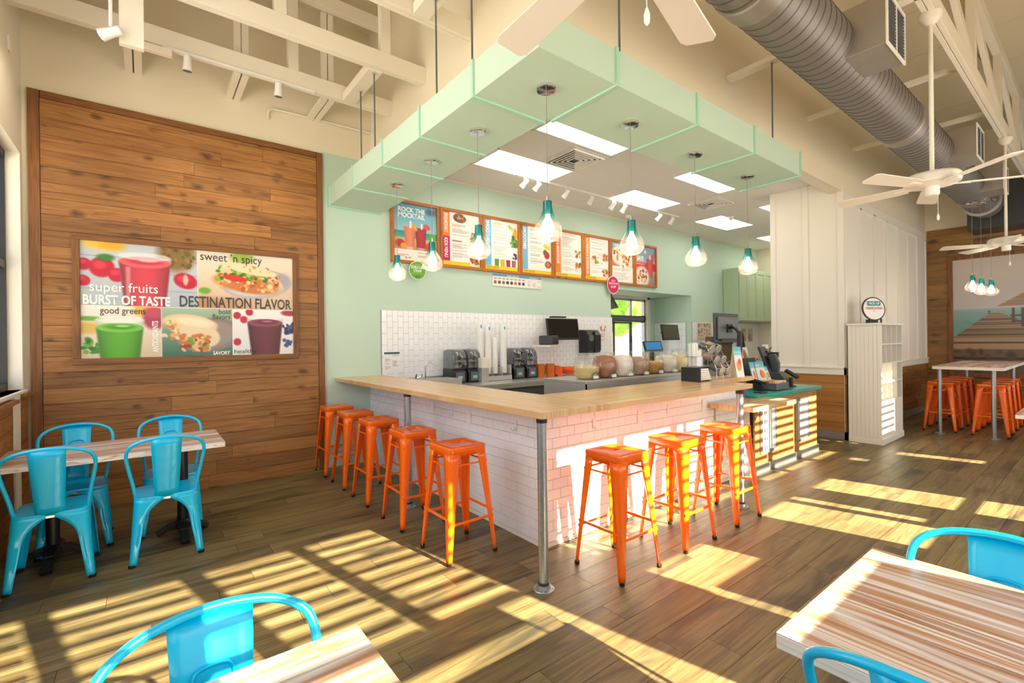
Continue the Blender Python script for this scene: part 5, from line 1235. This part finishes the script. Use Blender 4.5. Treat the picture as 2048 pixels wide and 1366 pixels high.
# ================================================================== NAPKINS, STRAWS, RACK ON THE COUNTERTOP
CT = 1.097
t = thing('napkin_dispenser', 'black napkin dispenser with white napkins on the countertop', 'dispenser', (4.24, 2.49, CT)); MB().box(0, .012, 0, .21, 0, .14).box(.218, .23, .03, .21, 0, .14).box(.012, .218, .198, .21, 0, .14).box(.012, .218, .03, .198, 0, .012).box(.012, .218, .06, .198, .128, .14).obj('case', 'black_plastic', t, bevel=.003)
R = random.Random(2)
for k in range(6): MB().box(.016, .214, .008 + k * .005, .16, .014 + k * .0185, .031 + k * .0185).obj('napkins', 'paper', t, bevel=.006)
t = thing('straw_holder', 'clear box of white wrapped straws behind the napkin dispenser', 'straws', (4.53, 2.72, CT)); MB().box(-.055, .055, -.055, -.052, 0, .24).box(-.055, .055, .052, .055, 0, .24).box(-.055, -.052, -.052, .052, 0, .24).box(.052, .055, -.052, .052, 0, .24).obj('clear_box', 'glass_clear', t); MB().box(-.07, .07, -.07, .07, .235, .24).obj('rim_plate', 'glass_smoke', t)
R = random.Random(9)
for k in range(60):
    x, y = R.uniform(-.042, .042), R.uniform(-.042, .042); h = .30 + (.07 if x < 0 else 0) + R.uniform(-.01, .01)
    MB().cyl((x, y, .005), (x + R.uniform(-.006, .006), y + R.uniform(-.006, .006), h), .009, n=6).obj('straw', 'paper', t)
wr = thing('canister_rack', 'wire rack of tilted glass canisters left of the register', 'rack', (4.74, 2.60, CT))
m = MB()
for xx in (0, .13, .26): m.tube([(xx, .0, 0), (xx, -.0, .10), (xx, .12, .36), (xx, .16, .36), (xx, .18, 0)], .004, 6)
for yy, zz in ((0, .10), (.06, .23), (.12, .36), (.18, .02), (0, .01)): m.tube([(0, yy, zz), (.26, yy, zz)], .004, 6)
m.obj('wire_frame', 'chrome', wr, smooth=60)
for i in range(3):
    for k in range(2):
        x = .05 + k * .13; yy, zz = .02 + i * .055, .08 + i * .115
        cn = MB().cyl((x, yy + .08, zz + .05), (x, yy - .05, zz), .045, n=16).obj('canister', 'glass_clear', wr, smooth=40); MB().cyl((x, yy - .05, zz), (x, yy - .062, zz - .005), .047, n=16).obj('lid', 'steel', cn, smooth=40); MB().cyl((x, yy + .075, zz + .046), (x, yy + .01, zz + .02), .040, n=12).obj('topping', 'taupe' if (i + k) % 2 else 'mid_grey', cn)
# tent card, brochures, register terminal
t = thing('tent_card', 'tall folded tent card advertising drinks on the counter end', 'card', (5.07, 2.57, CT), math.radians(-15))
A = Art(20, 50, 'dfeef0', .3); A.vgrad(0, 0, 1, .3, '3fb0c8', 'bfe3e6').ell(.45, .62, .3, .16, 'ee9a3c', .15).ell(.6, .5, .2, .1, 'e8553c', .2).lines(.1, .1, .9, .3, 4, '6a8a94', 2).rect(0, .82, 1, 1, 'f4f2ee')
A.obj('printed_face', 'print', t, lambda u, v: (u * .11 - .03, v * -.055 + .0, (1 - v) * .33)); MB().prism([(-.052, .002), (.002, .33), (.056, .002), (.05, .0), (.002, .30), (-.048, .0)], -.03, .08, 'X').obj('card_stock', mat('pale_card', 'efe4cf', .7), t)
pm = thing('customer_display', 'grey backed monitor on a black pole arm above the register', 'monitor', (5.28, 2.62, CT))
MB().cyl((0, 0, 0), (0, 0, .50), .026, n=16).obj('pole', 'black_metal', pm, smooth=40); MB().cyl((0, 0, 0), (0, 0, .012), .05, n=20).obj('pole_foot', 'black_metal', pm)
MB().tube([(0, 0, .47), (.04, .06, .53), (.12, .14, .555), (.20, .22, .545)], .018, 10).obj('arm', 'black_metal', pm, smooth=50); MB().box(.16, .26, .21, .24, .49, .59).obj('vesa_plate', 'black_metal', pm, bevel=.004)
sc_ = MB().box(-.06, .50, .262, .285, .37, .72).obj('display_frame', 'dark_grey', pm, bevel=.008); MB().box(-.01, .45, .235, .262, .41, .68).obj('rear_cover', 'mid_grey', sc_, bevel=.012); MB().box(-.05, .49, .285, .287, .385, .71).obj('screen', 'screen', sc_)
MB().box(.05, .3, .232, .246, .395, .42).obj('cable_ports', 'black_plastic', sc_)
mat('brochure_blue', '4fb6c9', .5)
def brochure(lbl, loc, rz, w, h, seed, d=.0):
    t = thing('brochure', lbl, 'brochure', loc, rz, 'brochures by the register'); A = Art(24, 30, 'eef3f2', w / h); A.vgrad(0, 0, 1, .35, '49b4cc', '9ed3da').ell(.55, .65, .2, .2, 'e8552c', .2).ell(.72, .7, .18, .16, 'f0a03c', .2).lines(.1, .12, .7, .3, 3, 'f6f6f2', seed).rect(0, .9, 1, 1, 'f3efe9')
    A.obj('printed_face', 'print', t, lambda u, v: (u * w, -.002 + (1 - v) * .06, (1 - v) * h)); MB().prism([(.001, 0), (.061, h), (.066, h), (.012, 0)], 0, w, 'X').obj('leaflets', 'brochure_blue', t)
TT = .874
t = thing('brochure_stand', 'dark leaflet stand behind the snack tray on the teal top', 'stand', (6.02, 2.88, TT)); MB().box(0, .52, 0, .22, 0, .10).obj('stand_base', 'black_plastic', t, bevel=.004); MB().prism([(.05, .10), (.10, .10), (.16, .38), (.14, .38)], .05, .47, 'X').obj('stand_back', 'black_plastic', t)
brochure('tall blue leaflet at the left of the register stand', (6.03, 2.82, TT + .10), 0, .11, .24, 2); brochure('wide blue drinks leaflet in front of the register stand', (6.15, 2.815, TT + .10), 0, .24, .24, 3); brochure('small pink and blue leaflet at the right of the register stand', (6.42, 2.82, TT + .10), 0, .09, .17, 4)
t = thing('display_card', 'green and red drinks card upright behind the leaflets', 'card', (6.12, 3.06, TT + .20)); A = Art(30, 26, 'd7ecdf', 1.2); A.vgrad(0, 0, .55, .4, '6fc4a4', 'cfe9da').ell(.72, .4, .13, .3, 'd0242c', .15).ell(.85, .6, .12, .3, '6aa83c', .2).ell(.6, .75, .1, .12, 'e8483c', .2).lines(.06, .1, .5, .7, 5, '7a9a8c', 2)
A.obj('printed_face', 'print', t, lambda u, v: (u * .36, (1 - v) * .06, (1 - v) * .32)); MB().prism([(.002, 0), (.062, .32), (.066, .32), (.006, 0)], 0, .36, 'X').obj('card_stock', 'paper', t)
ps = thing('register_terminal', 'black touchscreen register on a grey stand, seen from behind', 'register', (6.88, 2.95, TT), math.radians(12))
MB().prism([(-.16, 0), (.14, 0), (.14, .09), (.04, .16), (-.10, .15), (-.16, .08)], -.13, .17, 'X').obj('base_unit', 'dark_grey', ps, bevel=.012); MB().prism([(-.06, .12), (.02, .12), (.06, .36), (-.02, .38), (-.07, .26)], -.02, .09, 'X').obj('neck', 'dark_grey', ps, bevel=.01)
MB().prism([(.02, .20), (.05, .19), (.16, .46), (.13, .47)], -.17, .17, 'X').obj('touch_screen', 'black_plastic', ps, bevel=.006); MB().bar((.04, .10, .40), (.30, .06, .37), .03, .03).box(.26, .34, .0, .07, .32, .39).obj('side_reader', 'black_plastic', ps, bevel=.004); MB().box(.10, .17, .10, .16, .44, .49).obj('paper_slip', 'paper', ps)
ps.scale = (1.15, 1.0, 1.12)
t = thing('snack_tray', 'grey tray full of wrapped snack bars on the teal top', 'tray', (6.05, 2.56, TT)); MB().box(0, .36, 0, .012, 0, .085).box(0, .36, .24, .252, 0, .085).box(0, .012, .012, .24, 0, .085).box(.348, .36, .012, .24, 0, .085).box(0, .36, 0, .25, 0, .01).obj('tray_body', 'mid_grey', t, bevel=.003)
R = random.Random(4); barm = [mat('bar_a', 'd8b070', .4), mat('bar_b', 'b87a3c', .4), mat('bar_c', 'efe0c4', .4), mat('bar_d', '8a4a34', .4)]
for k in range(9):
    for j in range(3):
        o = MB().box(-.014, .014, -.035, .035, 0, .095).obj('snack_bar', barm[(k * 2 + j) % 4], None, bevel=.004, loc=(6.088 + k * .036, 2.612 + j * .074, TT + .012)); o.rotation_euler = (R.uniform(-.15, .15), R.uniform(-.1, .1), 0)
        tag(o, 'wrapped snack bar standing in the grey tray by the register', 'snack bar', 'snack bars in the tray')
t = thing('card_reader', 'black card reader on a swivel stand at the right of the teal top', 'card reader', (6.72, 2.66, TT)); MB().lathe([(.06, 0), (.06, .01), (.025, .02), (.022, .12)], 20).obj('stand', 'black_metal', t, smooth=40); o = MB().box(-.045, .045, -.09, .09, 0, .035).obj('keypad_unit', 'black_plastic', t, bevel=.008); o.location = (0, 0, .15); o.rotation_euler = (math.radians(35), .2, .6); k_ = MB().box(-.035, .035, -.0, .075, .035, .037).obj('small_screen', 'mid_grey', o)
t = thing('card_terminal', 'small black handheld terminal in a cradle left of the snack bars', 'terminal', (5.93, 2.70, TT)); MB().prism([(-.05, 0), (.07, 0), (.07, .11), (.0, .09)], -.03, .03, 'X').obj('cradle', 'black_metal', t); o = MB().box(-.04, .04, -.09, .09, 0, .03).obj('handset', 'black_plastic', t, bevel=.01); o.location = (0, .02, .10); o.rotation_euler = (.25, 0, .3)
tag(MB().box(-.07, .07, -.05, .05, 0, .012).obj('coaster_pad', 'black_metal', bevel=.004, loc=(5.72, 2.60, TT)), 'dark flat pad at the left end of the teal top', 'pad')
# ================================================================== FAR KITCHEN
monitor('wall_monitor', 'black wall monitor on the far tile right of the drive-through', (8.52, 5.66, 1.655), math.radians(8), .72, .32, math.radians(-8))
tag(monitor('tablet_screen', 'blue lit tablet behind the row of jars', (7.49, 5.35, 1.385), math.radians(-12), .42, .20, math.radians(-20), 'screen_blue', False), 'blue lit tablet behind the row of jars', 'tablet')
MB().box(-.03, .03, .0, .06, -.433, -.02).box(-.09, .09, -.05, .1, -.433, -.42).obj('stand', 'black_metal', bpy.data.objects['tablet_screen'])
t = monitor('order_screen', 'tilted order screen hung beside the drive-through opening', (7.2, 6.12, 2.28), math.radians(60), .42, .34, math.radians(-28))
t = thing('air_curtain', 'grey roller cylinder over the drive-through window', 'air curtain', (7.45, 6.72, 1.98)); MB().lathe([(.001, 0), (.075, 0), (.075, 1.55), (.001, 1.55)], 24, axis='X').obj('cylinder', 'mid_grey', t, smooth=40)
for xx in (-.04, 1.55): MB().lathe([(.001, xx), (.085, xx), (.085, xx + .04), (.001, xx + .04)], 24, axis='X').obj('end_cap', 'black_plastic', t, smooth=40)
t = thing('wall_shelf', 'small pale shelf at the drive-through window', 'shelf', (7.05, 6.3, 1.55)); MB().prism([(0, 0), (0, .28), (.45, .28), (.45, .24)], 0, .35, 'X').obj('shelf_wedge', 'steel', t)
t = thing('far_counter', 'stainless counter along the far kitchen wall', 'counter', (9.05, 5.25, 0)); MB().box(0, 3.85, 0, .66, .9, .94).obj('worktop', 'steel', t, bevel=.004); MB().box(0, 3.85, .04, .66, 0, .9).obj('carcass', 'mid_grey', t)
cb = thing('wall_cabinet', 'mint green beadboard wall cabinet beside the white column', 'cabinet', (11.15, 5.53, 1.92)); MB().box(0, 1.75, .02, .39, 0, 1.28).obj('carcass', 'cabinet_mint', cb)
for k in range(9): MB().box(-.006, 0, .03 + k * .04, .066 + k * .04, .01, 1.27).obj('side_bead', 'cabinet_mint', cb, bevel=.002)
for k in range(4):
    xa = .02 + k * .43
    dr = MB().box(xa, xa + .42, -.0, .018, .02, 1.26).obj('door', 'cabinet_mint', cb, bevel=.003)
    MB().box(xa, xa + .06, -.012, 0, .02, 1.26).box(xa + .36, xa + .42, -.012, 0, .02, 1.26).box(xa + .06, xa + .36, -.012, 0, .02, .10).box(xa + .06, xa + .36, -.012, 0, 1.18, 1.26).obj('door_frame', 'cabinet_mint', dr, bevel=.003)
t = thing('notice_sheet', 'large dark lettered notice on the far tile left of the grey monitor', 'notice', (9.95, YW - .02, 1.50)); A = Art(40, 30, 'd9c4b2', 1.4)
for i in range(5): A.lines(.08 + i * .18, .08, .22 + i * .18, .9 - .1 * (i % 3), 9, '4c3c32', i + 3, .55)
A.obj('printed_sheet', 'print', t, lambda u, v: (u * .62, 0 * u, (1 - v) * .38)); MB().box(0, .62, .0008, .002, 0, .38).obj('sheet_back', 'paper', t)
for k, (xx, zz, l) in enumerate(((12.0, 1.44, 'left of'), (12.35, 1.42, 'right of'))):
    t = thing('notice_sheet', 'small printed notice on the far tile, %s its twin under the cabinet' % l, 'notice', (xx, YW - .02, zz)); A = Art(18, 20, 'cdb8a6', .8); A.lines(.1, .08, .9, .92, 10, '5c4a3e', k + 1, .5); A.obj('printed_sheet', 'print', t, lambda u, v: (u * .26, 0 * u, (1 - v) * .34)); MB().box(0, .26, .0008, .002, 0, .34).obj('sheet_back', 'paper', t)
t = thing('coffee_machine', 'dark brewing machine with blue bottle on the far counter', 'coffee machine', (9.9, 5.35, .94)); MB().box(.1, .55, 0, .4, 0, .62).obj('machine_body', mat('brown_machine', '6b5440', .5), t, bevel=.015); MB().box(.1, .55, -.02, .0, .45, .62).obj('front_hood', 'black_plastic', t, bevel=.005); MB().lathe([(.06, 0), (.065, .05), (.065, .30), (.03, .36), (.03, .42)], 16, c=(-.02, .15, .2)).obj('blue_bottle', mat('bottle_blue', '22356b', .3), t, smooth=40); MB().box(-.1, .09, .05, .3, 0, .2).obj('bottle_base', 'black_plastic', t, bevel=.005)
t = thing('kettle', 'black kettle with loop handle on the far counter by the column', 'kettle', (12.25, 5.30, .94)); MB().lathe([(.09, 0), (.10, .05), (.085, .17), (.06, .22), (.001, .23)], 20).obj('kettle_body', 'black_plastic', t, smooth=40); MB().tube([(-.08, 0, .18), (-.07, 0, .30), (0, 0, .34), (.07, 0, .30), (.08, 0, .18)], .012, 8).obj('loop_handle', 'black_plastic', t, smooth=60)
# ---- worker half hidden behind the grey monitor
def skin_body(name, parent, pts, edges, root, m_):
    me = bpy.data.meshes.new(name); me.from_pydata([p[:3] for p in pts], edges, []); o = bpy.data.objects.new(name, me); COL.objects.link(o); o.parent = parent
    o.modifiers.new('skin', 'SKIN'); 
    if not me.skin_vertices: me.skin_vertices.new() if hasattr(me.skin_vertices, 'new') else None
    o.modifiers.new('sub', 'SUBSURF').levels = 2; o.modifiers['sub'].render_levels = 2
    return o
pe = thing('person', 'worker in grey top with long dark brown hair, half hidden behind the monitor', 'person', (9.35, 4.62, 0), math.radians(20))
bm = bmesh.new(); bm.from_mesh(bpy.data.meshes.new('tmp')); lay = bm.verts.layers.skin.verify()
J = {'pelvis': (0, 0, .92, .135), 'waist': (0, 0, 1.06, .118), 'chest': (0, .02, 1.24, .135), 'neckb': (0, .02, 1.36, .06), 'neck': (0, .03, 1.42, .045), 'head': (0, .05, 1.50, .075), 'crown': (0, .05, 1.58, .07),
     'shl': (-.16, .02, 1.31, .055), 'ell': (-.22, .06, 1.08, .042), 'wrl': (-.14, .26, 1.02, .030), 'hal': (-.10, .33, 1.02, .032), 'shr': (.16, .02, 1.31, .055), 'elr': (.22, .06, 1.08, .042), 'wrr': (.14, .26, 1.02, .030), 'har': (.10, .33, 1.02, .032),
     'hil': (-.09, 0, .86, .092), 'knl': (-.10, .01, .48, .06), 'anl': (-.10, 0, .09, .042), 'tol': (-.10, .16, .04, .034), 'hir': (.09, 0, .86, .092), 'knr': (.10, .01, .48, .06), 'anr': (.10, 0, .09, .042), 'tor': (.10, .16, .04, .034)}
V = {}
for k_, (x, y, z, r_) in J.items():
    v = bm.verts.new((x, y, z)); v[lay].radius = (r_, r_ * (.72 if k_ in ('pelvis', 'waist', 'chest') else 1)); V[k_] = v
V['pelvis'][lay].use_root = True
for hs_, hx in (('hal', -1), ('har', 1)):
    b_ = J[hs_]
    for q, (dx, dy, dz) in enumerate(((-.03, .07, -.01), (-.01, .085, -.015), (.01, .085, -.015), (.03, .07, -.012), (.045 * -hx, .03, .01))):
        v1 = bm.verts.new((b_[0] + dx * .7, b_[1] + dy * .5, b_[2] + dz * .3)); v1[lay].radius = (.009, .009); v2 = bm.verts.new((b_[0] + dx, b_[1] + dy, b_[2] + dz - .02)); v2[lay].radius = (.008, .008)
        bm.edges.new((V[hs_], v1)); bm.edges.new((v1, v2))
for a, b in (('pelvis', 'waist'), ('waist', 'chest'), ('chest', 'neckb'), ('neckb', 'neck'), ('neck', 'head'), ('head', 'crown'), ('chest', 'shl'), ('shl', 'ell'), ('ell', 'wrl'), ('wrl', 'hal'), ('chest', 'shr'), ('shr', 'elr'), ('elr', 'wrr'), ('wrr', 'har'), ('pelvis', 'hil'), ('hil', 'knl'), ('knl', 'anl'), ('anl', 'tol'), ('pelvis', 'hir'), ('hir', 'knr'), ('knr', 'anr'), ('anr', 'tor')): bm.edges.new((V[a], V[b]))
me = bpy.data.meshes.new('body'); bm.to_mesh(me); bm.free()
pm_ = bpy.data.materials.new('worker'); pm_.use_nodes = True; nt = pm_.node_tree; tcn = nt.nodes.new('ShaderNodeTexCoord'); sx_ = nt.nodes.new('ShaderNodeSeparateXYZ'); rp = nt.nodes.new('ShaderNodeValToRGB'); rp.color_ramp.interpolation = 'CONSTANT'
e_ = rp.color_ramp.elements; e_[0].color = (*lin('1d1d20'), 1); e_[1].position = .06; e_[1].color = (*lin('2a2c33'), 1); q = e_.new(.55); q.color = (*lin('6f6c70'), 1); q = e_.new(.855); q.color = (*lin('c98f6d'), 1)
dv = nt.nodes.new('ShaderNodeMath'); dv.operation = 'DIVIDE'; dv.inputs[1].default_value = 1.65; nt.links.new(tcn.outputs['Object'], sx_.inputs[0]); nt.links.new(sx_.outputs[2], dv.inputs[0]); nt.links.new(dv.outputs[0], rp.inputs[0]); nt.links.new(rp.outputs[0], nt.nodes['Principled BSDF'].inputs['Base Color'])
me.materials.append(pm_); bo = bpy.data.objects.new('body', me); COL.objects.link(bo); bo.parent = pe; bo.modifiers.new('skin', 'SKIN'); sb = bo.modifiers.new('sub', 'SUBSURF'); sb.levels = 2; sb.render_levels = 2
hm = MB().lathe([(.001, 1.655), (.05, 1.645), (.085, 1.60), (.098, 1.54), (.10, 1.46), (.098, 1.38), (.09, 1.28), (.05, 1.22), (.001, 1.20)], 20)
hm.v = [(x * 1.02, (y * 1.0 - .012 if z > 1.42 else y * .5 - .075) + (.0 if y < .03 else -.035), z) for x, y, z in hm.v]
o = hm.obj('long_hair', 'hair', pe, smooth=60); o.location = (0, .045, 0)
MB().lathe([(.001, -.012), (.012, -.008), (.014, 0), (.001, .012)], 10, c=(0, .135, 1.50)).obj('nose', 'skin', pe, smooth=60)
for s in (-1, 1): MB().lathe([(.001, -.008), (.009, 0), (.001, .008)], 10, c=(s * .03, .118, 1.525)).obj('eye', 'black_plastic', pe, smooth=60); MB().lathe([(.001, -.025), (.012, -.01), (.013, .012), (.001, .028)], 10, c=(s * .082, .05, 1.50)).obj('ear', 'skin', pe, smooth=60)
MB().tube([(-.022, .118, 1.462), (0, .124, 1.460), (.022, .118, 1.462)], .005, 6).obj('mouth', mat('lips', 'a85a50', .5), pe)
# ================================================================== PICK-UP SHELF
sh = thing('cubby_shelf', 'white beadboard pick-up shelf with cubbies against the batten wall', 'shelf', (8.09, 2.03, 0)); SWd, SD, SHt = 1.01, .40, 1.70
MB().box(0, .02, .0, SD, .09, SHt - .02).obj('side_panel', 'white_paint', sh); MB().box(SWd - .02, SWd, 0, SD, .09, SHt - .02).obj('side_panel', 'white_paint', sh); MB().box(.02, SWd - .02, SD - .015, SD, .09, SHt - .02).obj('back_panel', 'white_paint', sh)
MB().box(-.02, SWd + .02, -.02, SD + .01, SHt - .02, SHt + .01).obj('top_board', 'white_paint', sh, bevel=.004); MB().box(-.012, SWd + .012, -.012, SD, .0, .09).obj('plinth', 'white_paint', sh, bevel=.004)
for k in range(4): MB().box(.02, SWd - .02, .004, SD - .015, .60 + k * .27 - .009, .60 + k * .27 + .009).obj('shelf_board', 'white_paint', sh)
for k in range(1, 4): MB().box(SWd * k / 4 - .009, SWd * k / 4 + .009, .008, SD - .015, .61, SHt - .02).obj('divider', 'white_paint', sh)
MB().box(.02, SWd - .02, .01, .02, .09, .60).obj('lower_panel', 'white_paint', sh)
for k in range(19): MB().box(.022 + k * .051, .022 + k * .051 + .046, .004, .011, .092, .588).obj('bead_board', 'white_paint', sh, bevel=.002)
for k in range(8): MB().box(-.006, .001, .004 + k * .0495, .004 + k * .0495 + .0455, .092, SHt - .022).obj('bead_board', 'white_paint', sh, bevel=.002)
ps_ = thing('easel_sign', 'oval pick-up order sign on a black easel atop the white shelf', 'sign', (8.42, 2.20, SHt + .01), math.radians(-30))
for k_, pr_, m_ in (('dark_rim', [(.19, .0), (.19, .014)], 'rim_brown'), ('sign_face', [(.172, -.002), (.172, .0)], 'sign_white')):
    mat('rim_brown', '3a2018', .5); o = MB().lathe(pr_, 40, axis='Y').obj(k_, m_, ps_); o.scale = (1, 1, .92); o.location = (0, 0, .215); o.rotation_euler = (math.radians(-6), 0, 0)
MB().box(-.105, .105, -.006, -.0035, .26, .325).obj('banner', 'ink_teal', ps_)
text(ps_, 'PICK UP', -.085, .085, .275, .31, 'ink_white', depth=-.009, bold=.02); text(ps_, 'ORDER AHEAD', -.14, .14, .205, .24, 'ink_red', depth=-.006, bold=.01); text(ps_, '&', -.012, .012, .17, .195, 'ink_dark', depth=-.006); text(ps_, 'DELIVERY', -.10, .10, .115, .15, 'ink_red', depth=-.006, bold=.01)
MB().box(-.12, .12, -.03, .06, 0, .012).box(-.10, -.08, -.035, -.02, .0, .07).box(.08, .10, -.035, -.02, 0, .07).box(-.10, .10, .03, .04, 0, .06).obj('easel', 'black_plastic', ps_, bevel=.003)
tag(MB().box(0, .012, -.035, .035, -.06, .06).obj('wall_switch', 'white_plastic', bevel=.003, loc=(XL, 5.45, 3.95)), 'white wall plate high on the left wall above the window', 'switch')
